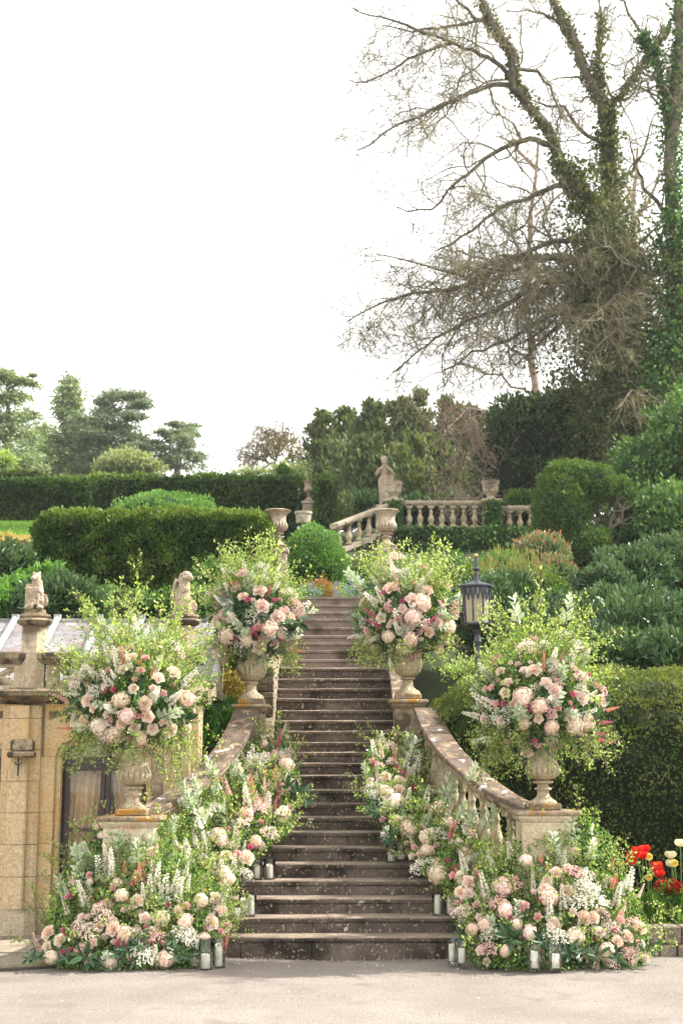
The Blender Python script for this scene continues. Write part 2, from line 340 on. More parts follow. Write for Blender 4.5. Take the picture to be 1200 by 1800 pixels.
M['silver'] = leafmat('pale_whitebeam_leaves', [(.40,.50,.34),(.52,.60,.44),(.66,.72,.58)], .35, .6, .3, tcol=(1,1,.8))
M['grass'] = leafmat('grass_blades', [(.06,.14,.02),(.10,.21,.03),(.16,.28,.05)], .35, .6, .2)
def petal(n, cols, tr=.32): return leafmat(n, cols, tr, .6, .2, tcol=(1.1, .95, .9))
M['p_white'] = petal('white_petals', [(.76,.78,.66),(.80,.80,.72),(.86,.85,.80)])
M['p_cream'] = petal('cream_petals', [(.74,.62,.44),(.82,.74,.58),(.86,.82,.72)])
M['p_peach'] = petal('peach_petals', [(.80,.60,.47),(.86,.73,.61),(.89,.82,.73)])
M['p_blush'] = petal('blush_petals', [(.84,.63,.56),(.87,.75,.68),(.90,.85,.79)])
M['p_pink'] = petal('pink_petals', [(.72,.36,.38),(.82,.53,.53),(.86,.68,.65)])
M['p_hot'] = petal('hot_pink_petals', [(.52,.06,.18),(.68,.14,.30),(.76,.28,.40)])
M['p_coral'] = petal('coral_petals', [(.72,.22,.16),(.80,.38,.30),(.84,.54,.44)])
M['p_red'] = petal('red_tulip_petals', [(.50,.01,.008),(.66,.02,.012),(.75,.06,.02)], .25)
M['p_yellow'] = petal('yellow_petals', [(.72,.52,.05),(.80,.66,.12),(.82,.76,.30)])
M['p_palecream'] = petal('pale_tulip_petals', [(.66,.70,.38),(.76,.78,.52),(.80,.82,.62)])
M['p_dark'] = petal('dark_red_petals', [(.14,.008,.01),(.30,.015,.012),(.50,.04,.01)])
M['p_blue'] = petal('blue_petals', [(.16,.17,.48),(.28,.28,.62),(.40,.38,.70)])
M['p_orange'] = petal('heather_orange', [(.30,.13,.05),(.42,.20,.08),(.30,.24,.08)])

M['reed'] = leafmat('reedy_stems', [(.14,.17,.05),(.22,.20,.08),(.26,.17,.09)], .3, .7, .2)
# ================================================================== SETTING: terrain, drive, pavement
def stair_z(Y): return .21 + max(0, (Y - 14.4))/.317*.15
TP = [(-50,-.03),(16.9,-.03),(18.2,1.7),(19,2.1),(24.5,4.25),(26,4.6),(30,5.6),(42,8.2),(50,10.0),(60,11.2),(400,13)]
def terrain_z(x, y):
    z = np.interp(y, [p[0] for p in TP], [p[1] for p in TP])
    st = np.interp(y, [14.4, 21, 22.2, 25, 26.5], [-.2, 2.8, 2.8, 4.3, 4.4])
    k = np.clip((np.abs(x - .1) - 1.0)/.35, 0, 1)
    z = np.where((y > 14) & (y < 26), np.minimum(z, st)*(1-k) + z*k, z)
    return z + np.where(y > 19, 1, 0)*.12*np.sin(x*.9+y*.5)*np.clip((y-19)/10, 0, 1)*k
xs = np.concatenate([np.linspace(-160, -14, 14), np.linspace(-12, 12, 97), np.linspace(14, 160, 14)])
ys = np.concatenate([np.linspace(13.2, 27, 70), np.linspace(28, 62, 36), np.linspace(70, 400, 12)])
X, Y = np.meshgrid(xs, ys); Z = terrain_z(X, Y); V = np.stack([X, Y, Z], -1).reshape(-1, 3)
nx, ny = len(xs), len(ys); ii = np.arange(nx-1)[None] + (np.arange(ny-1)*nx)[:, None]; ii = ii.ravel()
put('hillside', raw_mesh('hillside', V, np.stack([ii, ii+1, ii+nx+1, ii+nx], 1).ravel(), np.full(len(ii), 4), M['hillside'], True), kind='structure')
def gz(x, y): return .012*np.sin(x*1.3+y*.7) + .008*np.sin(x*3.1-y*2.3)
xs = np.concatenate([[-200, -60, -20], np.linspace(-9, 9, 60), [20, 60, 200]]); ys = np.concatenate([[-60, -20, 0, 6], np.linspace(9, 14.6, 40), [16.9]])
X, Y = np.meshgrid(xs, ys); V = np.stack([X, Y, gz(X, Y)-.005], -1).reshape(-1, 3); nx, ny = len(xs), len(ys); ii = (np.arange(nx-1)[None] + (np.arange(ny-1)*nx)[:, None]).ravel()
put('gravel_drive', raw_mesh('gravel_drive', V, np.stack([ii, ii+1, ii+nx+1, ii+nx], 1).ravel(), np.full(len(ii), 4), M['gravel'], True), kind='structure')
# loose grit and fallen petals on the drive
n = 1200; gx = rng.uniform(-3.5, 3.5, n); gy = rng.uniform(10.3, 14.0, n)
P = np.stack([gx, gy, gz(gx, gy)+.002], 1)
put('loose_grit', leaf_mesh('loose_grit', P, rng.normal(size=(n,3))*[1,1,.25]+[0,0,.15], rng.uniform(.004,.009,n), M['gravel'], ratio=.9, fold=.3), kind='stuff')
n = 34; gx = rng.normal(.3, 1.2, n); gy = rng.uniform(13.2, 14.2, n)
put('fallen_petals', leaf_mesh('fallen_petals', np.stack([gx, gy, gz(gx, gy)+.004], 1), rng.normal(size=(n,3))*[1,1,.1]+[0,0,.06], rng.uniform(.010,.02,n), M['p_blush'], ratio=.8, kind='hex'), kind='stuff')

n = 420; gx = rng.uniform(-1.6, 2.0, n); gy = 14.36-np.abs(rng.normal(0, .09, n))
put('leaf_litter', leaf_mesh('leaf_litter', np.stack([gx, gy, gz(gx, gy)+.004], 1), rng.normal(size=(n,3))*[1,1,.3]+[0,0,.2], rng.uniform(.008,.026,n), M['bark_red'], ratio=.6), kind='stuff')
# flagged pavement at left, in front of the orangery
pav = put('pavement', MB().prism_z([(-14,14.35),(-3.1,13.6),(-2.2,14.0),(-1.3,14.4),(-1.3,16.2),(-14,16.2)], -.02, .010).mesh('pavement', M['mortar']), kind='structure')
rows = [13.55, 14.15, 14.62, 15.2, 15.75, 16.15]
for j in range(len(rows)-1):
    x = -7.5 + .3*random.random()
    while x < -1.5:
        w = random.uniform(.55, 1.15); x1 = min(x+w, -1.4)
        def inside_y(xx): return max(rows[j], np.interp(xx, [-14,-3.1,-2.2,-1.3], [14.35,13.6,14.0,14.4])+.01)
        ya, yb = inside_y(x), inside_y(x1); y1 = rows[j+1]
        if y1 - max(ya, yb) > .1:
            g = .012; dz = random.uniform(0, .012)
            put('flagstone', MB().prism_z([(x+g,ya+g),(x1-g,yb+g),(x1-g,y1-g),(x+g,y1-g)], .0, .028+dz).mesh('flagstone', M['flag']), pav)
        x = x1 if x1 > x else x + 1
        if x >= -1.42: break

# ================================================================== STAIRCASE
AX = .115
EDGE = [1647,1612,1579,1548,1517.5,1489,1462,1436,1412,1388,1362,1341,1322,1304,1284,1266,1248,1227.5,1210,1192.5,1173]
EDGE2 = [1159,1143,1129.5,1116.5,1102.5,1087.5,1075,1063,1049]
LP = [(-1.88,14.45,1.40),(-1.62,14.78,1.50),(-1.40,15.2,1.68),(-1.22,15.65,1.86),(-1.09,16.2,2.06),(-1.0,16.65,2.27),(-.95,17.15,2.50)]   # left coping centre line
def rail_off(Y):   # distance of the rail from the stair axis
    return float(np.interp(Y, [p[1] for p in LP], [AX - p[0] for p in LP]))
def worn_slab(x0, x1, y0, y1, z0, z1):
    n = max(4, int((x1-x0)/.07)); xx = np.linspace(x0, x1, n+1); V = []; F = []
    e = noise3(np.stack([xx*1.0, xx*0+y0*7, xx*0+z1*5], 1), 2.5, 77, 4)*.0045; q = noise3(np.stack([xx, xx*0+y0*3, xx*0], 1), 1.2, 78, 3)*.003
    e[0] += .006; e[-1] += .006
    for i, x in enumerate(xx):
        a = abs(e[i])
        V += [(x,y1,z0),(x,y0+.012,z0),(x,y0+.002+e[i],z0+.012),(x,y0+e[i],z1-.012-a*.6),(x,y0+.010+a,z1-.001+q[i]),(x,y0+.12,z1+q[i]*.3),(x,y1,z1)]
    for i in range(n):
        for k in range(7): F.append((i*7+k, i*7+(k+1) % 7, (i+1)*7+(k+1) % 7, (i+1)*7+k))
    F.append(tuple(range(6, -1, -1))); F.append(tuple(n*7+k for k in range(7)))
    me = MB().add(V, [f[::-1] for f in F]).mesh('tread_slab', [M['tread'], M['riser']]); mi = [1 if k in (0, 1, 2, 6) else 0 for i in range(n) for k in range(7)]+[1, 1]; me.polygons.foreach_set('material_index', mi); return edge_smooth(me, 50)  # front, underside and ends take darker riser stone: shade put into the colour
stairs = empty('stone_staircase', (AX, 14.4, 0), label='long straight flight of dark lichened stone steps climbing between the flower banks', cat='staircase')
prevz = -.02; steps = []
for k, e in enumerate(EDGE):
    Yk = 14.4 + k*.317; zk = U(586, e, Yk).z; steps.append((Yk, zk)); 
STEPZ = list(steps)
for k, (Yk, zk) in enumerate(steps):
    zp = steps[k-1][1] if k else -.03
    hw = max(rail_off(Yk+.05)+.02, .80) if Yk < 17.4 else .80
    nxt = steps[k+1][0] if k+1 < len(steps) else 22.3
    th = .055; nj = 3 if k < 12 else 2
    # joints
    cuts = [-hw] + sorted([hw*(-.95+1.9*(i+random.uniform(.3,.7))/nj) for i in range(nj-1)]) + [hw]
    if nj == 3 and min(np.diff(cuts)) < .2: cuts = [-hw, -hw*.4, hw*.35, hw]
    for a, b in zip(cuts[:-1], cuts[1:]):
        dz = random.uniform(-.003, .003); dy = random.uniform(-.004, .004)
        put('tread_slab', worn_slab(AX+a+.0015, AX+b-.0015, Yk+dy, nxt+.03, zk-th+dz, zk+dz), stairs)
    cuts = [-hw] + [hw*(-.9+1.8*(i+random.uniform(.25,.75))/nj) for i in range(nj)] + [hw]
    for a, b in zip(cuts[:-1], cuts[1:]):
        dy = random.uniform(-.003, .005)
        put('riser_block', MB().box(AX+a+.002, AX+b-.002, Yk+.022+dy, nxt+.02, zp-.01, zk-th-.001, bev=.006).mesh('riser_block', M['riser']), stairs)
zl = steps[-1][1]; Y2 = 22.2
prev = zl + .02
steps2 = []
for k, e in enumerate(EDGE2):
    Yk = Y2 + k*.30; zk = U(586, e, Yk).z; hw = .82; steps2.append((Yk, zk))
    c = random.uniform(-.3, .3)
    for a, b in ((-hw, c), (c, hw)):
        put('tread_slab', MB().box(AX+a+.002, AX+b-.002, Yk, Yk+.36, zk-.05, zk, bev=.008).mesh('tread_slab', M['riser_far']), stairs)
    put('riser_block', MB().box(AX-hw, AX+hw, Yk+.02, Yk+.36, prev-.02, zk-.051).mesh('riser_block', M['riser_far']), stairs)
    prev = zk
TOPZ = prev; TOPY = Y2 + 8*.30
put('terrace_path', MB().box(AX-.9, AX+.9, TOPY+.34, TOPY+2.2, TOPZ-.3, TOPZ-.003).mesh('terrace_path', M['flag']), kind='structure')
def stepz(Y):
    z = 0.0
    for a, b in STEPZ:
        if Y >= a: z = b
    return z

# side parapets of the straight flight (string walls with sloping coping)
def parapet(sx, label):
    x0 = AX + sx*.765; x1 = AX + sx*1.06; xa, xb = min(x0, x1), max(x0, x1)
    o = empty('stair_parapet', ((xa+xb)/2, 17.2, 0), label=label, cat='parapet', group='sloping parapets of the upper flight')
    ya, yb, yc, yd = 16.9, 21.2, 22.2, 24.7
    za, zb, zd = stepz(17.0)+.42, steps[-1][1]+.60, TOPZ+.5
    prof = [(ya, za), (yb, zb), (yc, zb+.08), (yd, zd)]
    n = 9
    yy = np.linspace(ya, yd, n)
    for i in range(n-1):
        p, q = yy[i]+.003, yy[i+1]-.003; zp, zq = np.interp([p, q], [a for a, _ in prof], [b for _, b in prof])
        put('wall_block', MB().prism_x([(p, max(0, zp-1.6)), (q, max(0, zq-1.6)), (q, zq-.08), (p, zp-.08)], xa+.03, xb-.03).mesh('wall_block', M['coping_side'] if sx < 0 else M['riser']), o)  # left parapet gets paler stone than the right: sunlight put into its colour
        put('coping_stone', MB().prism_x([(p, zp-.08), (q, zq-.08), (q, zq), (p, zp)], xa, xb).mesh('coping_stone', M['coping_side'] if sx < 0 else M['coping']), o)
parapet(-1, 'left sloping stone parapet beside the upper steps, in paler stone tinted as sunlit')
parapet(1, 'right sloping stone parapet beside the upper steps, dark with lichen')

# curved balustrades
def smooth_path(P, n):
    P = np.array(P, float); t = np.concatenate([[0], np.cumsum(np.linalg.norm(np.diff(P, axis=0), axis=1))]); tt = np.linspace(0, t[-1], n)
    from_ = np.stack([np.interp(tt, t, P[:, i]) for i in range(3)], 1)
    for _ in range(6):
        q = from_.copy(); q[1:-1] = (from_[:-2] + from_[1:-1]*2 + from_[2:])/4; from_ = q
    return from_
def sweep(mb, C, halfw, zlo, zhi, m=0, bev=0):
    C = np.asarray(C); T = np.gradient(C[:, :2], axis=0); T /= np.linalg.norm(T, axis=1)[:, None]
    N = np.stack([T[:, 1], -T[:, 0]], 1); sec = []
    prof = [(-halfw, zlo), (halfw, zlo), (halfw, zhi-bev), (halfw-bev, zhi), (-halfw+bev, zhi), (-halfw, zhi-bev)] if bev else [(-halfw, zlo), (halfw, zlo), (halfw, zhi), (-halfw, zhi)]
    k = len(prof); V = []
    for c, nn in zip(C, N):
        for (w, z) in prof: V.append((c[0]+nn[0]*w, c[1]+nn[1]*w, c[2]+z))
    F = []
    for i in range(len(C)-1):
        for q in range(k): F.append((i*k+q, (i+1)*k+q, (i+1)*k+(q+1) % k, i*k+(q+1) % k))
    F.append(tuple(range(k))); F.append(tuple((len(C)-1)*k+q for q in range(k-1, -1, -1)))
    return mb.add(V, F, m)
def baluster_mesh(h, r=.065):
    b = MB(); b.sq_lathe([(.072, 0), (.072, .05*h/.62)])
    q = h/.62
    pr = [(.045,.05),(.055,.07),(.05,.085),(.04,.10),(.055,.14),(.072,.20),(.070,.25),(.052,.31),(.038,.37),(.034,.41),(.045,.425),(.045,.44),(.036,.46),(.034,.50),(.045,.54),(.06,.555)]
    b.lathe([(rr, z*q) for rr, z in pr], 14)
    b.sq_lathe([(.07, .555*q), (.07, .62*q)]); return edge_smooth(b.mesh('baluster', M['urn']), 50)
def curved_rail(sx, label):
    P = [((x if sx < 0 else 2*AX - x), y, z) for x, y, z in LP]
    if sx > 0: P = [(x+.02, y, z+.03) for x, y, z in P]
    C = smooth_path(P, 37)
    o = empty('curved_balustrade', (C[0][0], C[0][1], 0), label=label, cat='balustrade', group='curved balustrades flaring from the steps')
    cuts = [0, 9, 18, 27, 36]
    for a, b in zip(cuts[:-1], cuts[1:]):
        seg = C[a:b+1].copy(); d = unit(seg[-1]-seg[0])*.002; seg[0] += d; seg[-1] -= d
        mb = MB(); sweep(mb, seg, .155, -.045, 0, 0, .012); sweep(mb, seg, .135, -.085, -.045, 1); sweep(mb, seg, .10, -.13, -.085, 1)
        me = mb.mesh('coping_stone', [M['coping'], M['coping_side']]); put('coping_stone', me, o)
    mb = MB(); B = C.copy(); B[:, 2] -= .80; sweep(mb, B, .12, 0, .05)
    sweep(mb, B, .10, -1.6 if False else -.9, 0); put('plinth_rail', mb.mesh('plinth_rail', M['coping_side']), o)
    bm = baluster_mesh(.62)
    for i in range(2, 36, 3):
        c = C[i]; put('baluster', bm, o, loc=(c[0], c[1], c[2]-.75), rot=(0, 0, .3))
    return C
CL = curved_rail(-1, 'left curved stone balustrade sweeping down to the front pedestal by the orangery door')
CR = curved_rail(1, 'right curved stone balustrade sweeping down in front of the clipped yew hedge')

# pedestals and urns
def blockwork(name, parent, x0, x1, y0, y1, zs, mat, bev=.006):
    for a, b in zip(zs[:-1], zs[1:]): put(name, MB().box(x0, x1, y0, y1, a+.0015, b-.0015, bev=bev).mesh(name, mat), parent)
def pedestal(c, top, w, label, zs=None, mat='cream', base=0, group='front pedestals at the foot of the steps'):
    o = empty('stone_pedestal', (c[0], c[1], base), label=label, cat='pedestal', group=group); x, y = c; h = w/2
    put('shaft', MB().box(x-h, x+h, y-h, y+h, base, top-.105, bev=.012).mesh('shaft', M[mat]), o)
    put('moulding', MB().sq_lathe([(h+.004,0),(h+.01,.008),(h+.032,.035),(h+.036,.06)], (x,y,top-.106)).mesh('moulding', M[mat]), o)
    put('cap_slab', MB().box(x-h-.065, x+h+.065, y-h-.065, y+h+.065, top-.045, top, bev=.012).mesh('cap_slab', M['cap']), o)
    return o
PL = U(232, 1434, 14.32); PR = U(956, 1424, 14.32)
pedestal((PL.x, PL.y+.05), PL.z, .50, 'cream limestone pedestal under the urn nearest the orangery door')
pedestal((PR.x, PR.y+.05), PR.z, .50, 'cream limestone pedestal under the urn in front of the clipped hedge')
UL = U(441, 1238, 17.35); UR = U(717, 1230, 17.35)
pedestal((UL.x, UL.y+.08), UL.z, .34, 'slim weathered pedestal under the urn where the left balustrade ends', mat='coping_side', group='pedestals at the head of the curved balustrades')
pedestal((UR.x, UR.y+.08), UR.z, .34, 'slim weathered pedestal under the urn where the right balustrade ends', mat='coping_side', group='pedestals at the head of the curved balustrades')

def urn_parts(o, squat=True, mat='urn'):
    ng = 18
    def gad(lo, hi, amp):
        def f(a, z):
            if z < lo or z > hi: return 1
            w = math.sin(math.pi*min(1, max(0, (z-lo)/(hi-lo))))**.4
            return 1 - amp*w*(1-abs(math.sin(a*ng/2)))**1.5
        return f
    put('urn_plinth', MB().box(-.155,.155,-.155,.155,0,.065,bev=.01).mesh('urn_plinth', M['cap']), o, world=False)
    if squat:
        foot = [(.135,.065),(.13,.085),(.095,.105),(.065,.13),(.058,.165),(.06,.19),(.085,.198),(.085,.212),(.055,.222),(.052,.25),(.10,.262),(.105,.275),(.07,.29)]
        bowl = [(.06,.29),(.115,.305),(.155,.335),(.175,.37),(.178,.40),(.165,.435),(.15,.455),(.145,.47),(.142,.52),(.15,.57),(.175,.61),(.215,.635),(.225,.65),(.21,.66),(.17,.655),(.13,.60)]
        g = gad(.30,.455,.16)
    else:
        foot = [(.155,.065),(.14,.10),(.10,.125),(.07,.15),(.06,.19),(.062,.235),(.085,.245),(.085,.262),(.06,.27)]
        bowl = [(.055,.27),(.10,.285),(.145,.32),(.172,.37),(.182,.42),(.180,.45),(.172,.46),(.168,.47),(.17,.53),(.18,.58),(.205,.615),(.225,.64),(.225,.655),(.20,.66),(.17,.65),(.14,.60)]
        g = gad(.275,.455,.10)
    put('urn_stem', edge_smooth(MB().lathe(foot, 28).mesh('urn_stem', M[mat]), 50), o, world=False)
    put('urn_bowl', edge_smooth(MB().lathe(bowl, 108, fn=g).mesh('urn_bowl', M[mat]), 60), o, world=False)
def urn(loc, label, squat=True, s=1.0, rz=0, mat='urn', group='stone urns of flowers beside the steps'):
    o = empty('stone_urn', loc, rz, label=label, cat='urn', group=group); o.scale = (s, s, s); urn_parts(o, squat, mat); return o
urn(PL + Vector((0,.05,.001)), 'gadrooned stone urn on the front left pedestal, in front of the glazed door')
urn(PR + Vector((0,.05,.001)), 'gadrooned stone urn on the front right pedestal, in front of the hedge')
urn(UL + Vector((0,.08,.001)), 'tall fluted cream urn at the top of the left curved balustrade', False, 1.03)
urn(UR + Vector((0,.08,.001)), 'tall fluted cream urn at the top of the right curved balustrade', False, 1.03)

# upper terrace piers and empty urns flanking the head of the steps
def pier(px, py, Y, w, base, label, mat='far_stone'):
    p = U(px, py, Y); o = empty('stone_pier', (p.x, p.y, base), label=label, cat='pier', group='urn piers above the steps'); h = w/2
    n = 3; zs = np.linspace(base, p.z-.07, n+1)
    for a, b in zip(zs[:-1], zs[1:]): put('pier_block', MB().box(p.x-h, p.x+h, p.y-h, p.y+h, a+.002, b-.002, bev=.01).mesh('pier_block', M[mat]), o)
    put('cap_slab', MB().box(p.x-h-.04, p.x+h+.04, p.y-h-.04, p.y+h+.04, p.z-.07, p.z, bev=.01).mesh('cap_slab', M[mat]), o)
    return p
p = pier(487, 966, 24.8, .34, TOPZ-.2, 'left pier above the steps with the fluted empty urn'); urn(p, 'empty weathered urn on the left pier beside the long yew hedge', True, 1.06, mat='statue', group='empty urns on the upper terrace')
p = pier(679, 966, 24.8, .34, TOPZ-.2, 'right pier above the steps with the fluted empty urn'); urn(p, 'empty weathered urn on the right pier below the statue', True, 1.06, mat='statue', group='empty urns on the upper terrace')
p = pier(497, 1000, 30, .36, 5.4, 'second pier partly hidden behind the left urn pier'); urn(p, 'small empty urn half hidden behind the left urn pier', True, .84, mat='statue', group='empty urns on the upper terrace')
p = pier(684, 1015, 28.5, .42, 5.2, 'second pier partly hidden behind the right urn pier')
p = pier(543, 883, 44, .40, 8.3, 'distant pier with urn in the gap between hedge blocks'); urn(p, 'distant pale urn standing in the gap of the far hedge', True, 1.02, mat='statue', group='empty urns on the upper terrace')

# ------------------------------------------------------------------ far balustrade, statue, tubs
FB = empty('far_balustrade', (U(780,900,42).x, 42, 8.0), label='pale stone balustrade on the ivy wall below the dark trees', cat='balustrade')
def far_seg(p0, p1, n, h=.78, ends=(0,0)):
    p0 = np.array(p0); p1 = np.array(p1); L = np.linalg.norm((p1-p0)[:2]); d = (p1-p0)/max(L, 1e-6)
    mb = MB(); sweep(mb, [p0, p1], .15, -.10, 0, 0, .02); sweep(mb, [p0, p1], .11, -.15, -.10); put('handrail', mb.mesh('handrail', M['far_stone']), FB)
    mb = MB(); sweep(mb, [p0, p1], .13, -h-.14, -h); put('base_rail', mb.mesh('base_rail', M['far_stone']), FB)
    bm = baluster_mesh(h-.15); 
    for i in range(n):
        q = p0 + (p1-p0)*((i+.5)/n); put('baluster', bm, FB, loc=(q[0], q[1], q[2]-h), scale=(1.35,1.35,1))
a = U(586, 921, 40); b = U(690, 881, 42); c = U(862, 881, 42); d = U(940, 890, 42.6)
far_seg(a, b, 6); far_seg(b, c, 9); far_seg(d - (d-c)*.95 - Vector((0,0,.14)), d, 4, h=.72)
for q, nm in ((b, 0), (c, 1)):
    put('corner_pier', MB().box(q.x-.24, q.x+.24, q.y-.24, q.y+.24, q.z-1.3, q.z-.07, bev=.02).mesh('corner_pier', M['far_stone']), FB)
    put('pier_cap', MB().box(q.x-.31, q.x+.31, q.y-.31, q.y+.31, q.z-.07, q.z+.03, bev=.02).mesh('pier_cap', M['far_stone']), FB)
def tub(loc, r, h, label, footed=True):
    o = empty('stone_tub', loc, label=label, cat='planter', group='round stone planters on the terraces')
    pr = [(r*.62,0),(r*.6,h*.08),(r*.42,h*.16),(r*.5,h*.26),(r*.86,h*.42),(r*.92,h*.8),(r*1.02,h*.82),(r*1.02,h*.88),(r*.95,h*.9),(r*1.04,h*.96),(r*1.04,h),(r*.85,h),(r*.8,h*.8)]
    if not footed: pr = [(r*.8,0),(r*.92,h*.75),(r*1.04,h*.8),(r*1.04,h),(r*.85,h),(r*.8,h*.7)]
    put('tub_body', edge_smooth(MB().lathe(pr, 28).mesh('tub_body', M['far_stone']), 40), o, world=False)
    put('tub_soil', MB().lathe([(r*.8,h*.80),(r*.8,h*.84)], 16).mesh('tub_soil', M['soil']), o, world=False)
tub(b + Vector((.05,0,.03)), .25, .56, 'round stone tub on the balustrade corner beside the statue')
tub(c + Vector((0,0,.03)), .27, .58, 'tall round stone tub on the right balustrade pier')
tub(U(533, 920, 36), .22, .30, 'low pale tub below the distant pier, left of the round bush', False)

def remeshed(name, mb, mat, vox, parent=None, **k):
    o = put(name, mb.mesh(name, mat), parent, **k)
    m = o.modifiers.new('remesh', 'REMESH'); m.mode = 'VOXEL'; m.voxel_size = vox; m.use_smooth_shade = True
    s = o.modifiers.new('smooth', 'SMOOTH'); s.factor = .5; s.iterations = 2
    return o
# classical draped figure
sp = U(675, 889, 43.2); s = MB(); x, y, z = sp
st = empty('garden_statue', (x, y, z), label='weathered classical statue of a draped figure raising its hands to the face', cat='statue')
put('statue_plinth', MB().box(x-.26, x+.26, y-.24, y+.24, z-1.0, z, bev=.02).mesh('statue_plinth', M['far_stone']), st)
s.tube([(x-.06,y,z),(x-.07,y,z+.3),(x-.08,y-.02,z+.62),(x-.03,y,z+.80)], [.10,.105,.13,.16], 12)
s.tube([(x+.08,y-.04,z),(x+.09,y-.06,z+.35),(x+.05,y-.03,z+.7)], [.09,.10,.12], 12)
s.tube([(x+.12,y+.05,z),(x+.14,y+.05,z+.4),(x+.12,y+.05,z+.9)], [.12,.12,.08], 10)
s.tube([(x-.02,y,z+.75),(x+.0,y,z+.9),(x+.02,y,z+1.08),(x+.03,y,z+1.16)], [.15,.125,.165,.09], 14)
s.tube([(x+.03,y,z+1.14),(x+.02,y-.01,z+1.27)], [.055,.05], 10); s.blob((x+.01,y-.02,z+1.37), (.105,.12,.145), 16)
for q in range(9): s.blob((x+.01+.10*math.cos(q*.7), y+.02+.07*math.sin(q*.7), z+1.45+.02*math.sin(q*2)), .034, 8)
s.blob((x+.005,y-.14,z+1.355), (.02,.026,.03), 8)
s.tube([(x-.14,y,z+1.12),(x-.26,y-.08,z+.93),(x-.14,y-.18,z+1.08),(x-.0,y-.17,z+1.22)], [.062,.055,.045,.032], 10)
s.tube([(x+.19,y,z+1.12),(x+.31,y-.07,z+.95),(x+.18,y-.18,z+1.06),(x+.04,y-.18,z+1.20)], [.062,.058,.045,.032], 10)
s.tube([(x+.20,y+.03,z+1.12),(x+.24,y+.03,z+.85),(x+.18,y+.05,z+.4)], [.07,.09,.09], 10)
for k in range(5): s.tube([(x-.10+.055*k,y-.13,z+.02),(x-.12+.06*k,y-.15,z+.4),(x-.08+.04*k,y-.12,z+.78)], [.02,.022,.012], 6)
for v_ in s.v: v_[:, 0] = x+.01+(v_[:, 0]-x-.01)*.92; v_[:, 2] = z+(v_[:, 2]-z)*1.04
remeshed('statue_figure', s, M['statue'], .011, st)

# ================================================================== ORANGERY
FY = 16.25
def bx(px, py=1400): return U(px, py, FY).x
def bz(py, Y=FY): return U(150, py, Y).z
ORA = empty('orangery', (bx(180), FY, 0), label='low honey stone orangery with arched doors and a lead roof at the left', cat='building')
zc = bz(1222)      # top of wall / cornice line
xr = bx(347); xl = -9.0
dl, dr = bx(95), bx(266)         # door opening
ztop = bz(1292); zspr = bz(1330)
ld_r = bx(12); ld_l = ld_r - (dr-dl)
def arch_pts(a, b, zs, zt, n=8):
    c = (a+b)/2; r = []
    for i in range(n+1):
        t = math.pi*(1-i/n); r.append((c+(b-a)/2*math.cos(t), zs+(zt-zs)*math.sin(t)**.75))
    return r
# ashlar courses
courses = list(np.arange(.30, zspr-.2, .36)); courses = [.30+.345*i for i in range(int((zspr-.30)/.345)+1)]
courses[-1] = zspr
def course_row(x0, x1, z0, z1, y=FY, mat='ashlar', off=0, dmax=.75, name='ashlar_block'):
    x = x0; first = True
    while x < x1-.02:
        w = dmax*(.5 if (first and off) else random.uniform(.85, 1.1)); first = False
        xe = x+w
        if x1-xe < .2: xe = x1
        dy = random.uniform(-.0015, .0015)
        put(name, MB().box(x+.0025, xe-.0025, y+dy, y+.30, z0+.0025, z1-.0025, bev=.005).mesh(name, M[mat]), ORA); x = xe
put('wall_core', MB().box(xl, ld_l-.03, FY+.006, FY+.28, 0, zc-.02).box(ld_r+.03, dl-.03, FY+.006, FY+.28, 0, zc-.02).box(dr+.03, xr-.01, FY+.006, FY+.28, 0, zc-.02)
    .box(ld_l-.03, ld_r+.03, FY+.006, FY+.28, ztop+.03, zc-.02).box(dl-.03, dr+.03, FY+.006, FY+.28, ztop+.03, zc-.02)
    .box(xr-.30, xr-.012, FY+.28, 18.9, 0, zc).box(xl, xr-.3, 18.6, 18.9, 0, 3.3).mesh('wall_core', M['joint']), ORA)
for j, (a, b) in enumerate(zip(courses[:-1], courses[1:])):
    course_row(ld_r, dl, a, b, off=j % 2, dmax=.6); course_row(dr, xr, a, b, off=j % 2, dmax=.6, mat='ashlar_grey'); course_row(xl, ld_l, a, b, off=j % 2)
put('wall_plinth', MB().box(ld_r-.02, dl+.02, FY-.05, FY+.2, 0, .29, bev=.01).mesh('wall_plinth', M['ashlar_grey']), ORA)
put('wall_plinth', MB().box(dr-.02, xr+.02, FY-.05, FY+.2, 0, .29, bev=.01).mesh('wall_plinth', M['ashlar_grey']), ORA)
# arched spandrel pieces
def spandrel(a, b, xa, xb):
    ap = arch_pts(a, b, zspr, ztop); n = len(ap); c = n//2
    left = [(xa, zspr)] + [(xa, zc-.10)] + [((a+b)/2-.001, zc-.10)] + ap[c::-1]
    right = ap[:c-1:-1] + [((a+b)/2+.001, zc-.10), (xb, zc-.10), (xb, zspr)]
    for P in (left, right): put('arch_spandrel', MB().prism(P[::-1] if True else P, FY, FY+.30).mesh('arch_spandrel', M['ashlar']), ORA)
    # chamfered soffit moulding
    mb = MB(); mb.tube([(x, FY+.10, z) for x, z in [(a+.02, .29)]+[(a+.02,zspr)]+arch_pts(a+.02, b-.02, zspr, ztop-.02)[1:-1]+[(b-.02,zspr),(b-.02,.29)]], .05, 8)
    put('arch_moulding', edge_smooth(mb.mesh('arch_moulding', M['ashlar'])), ORA)
xm = bx(56)
spandrel(dl, dr, bx(75), bx(301)); spandrel(ld_l, ld_r, ld_l-.5, bx(36))
course_row(bx(301), xr, zspr, zc-.10, mat='ashlar_grey', dmax=.5)
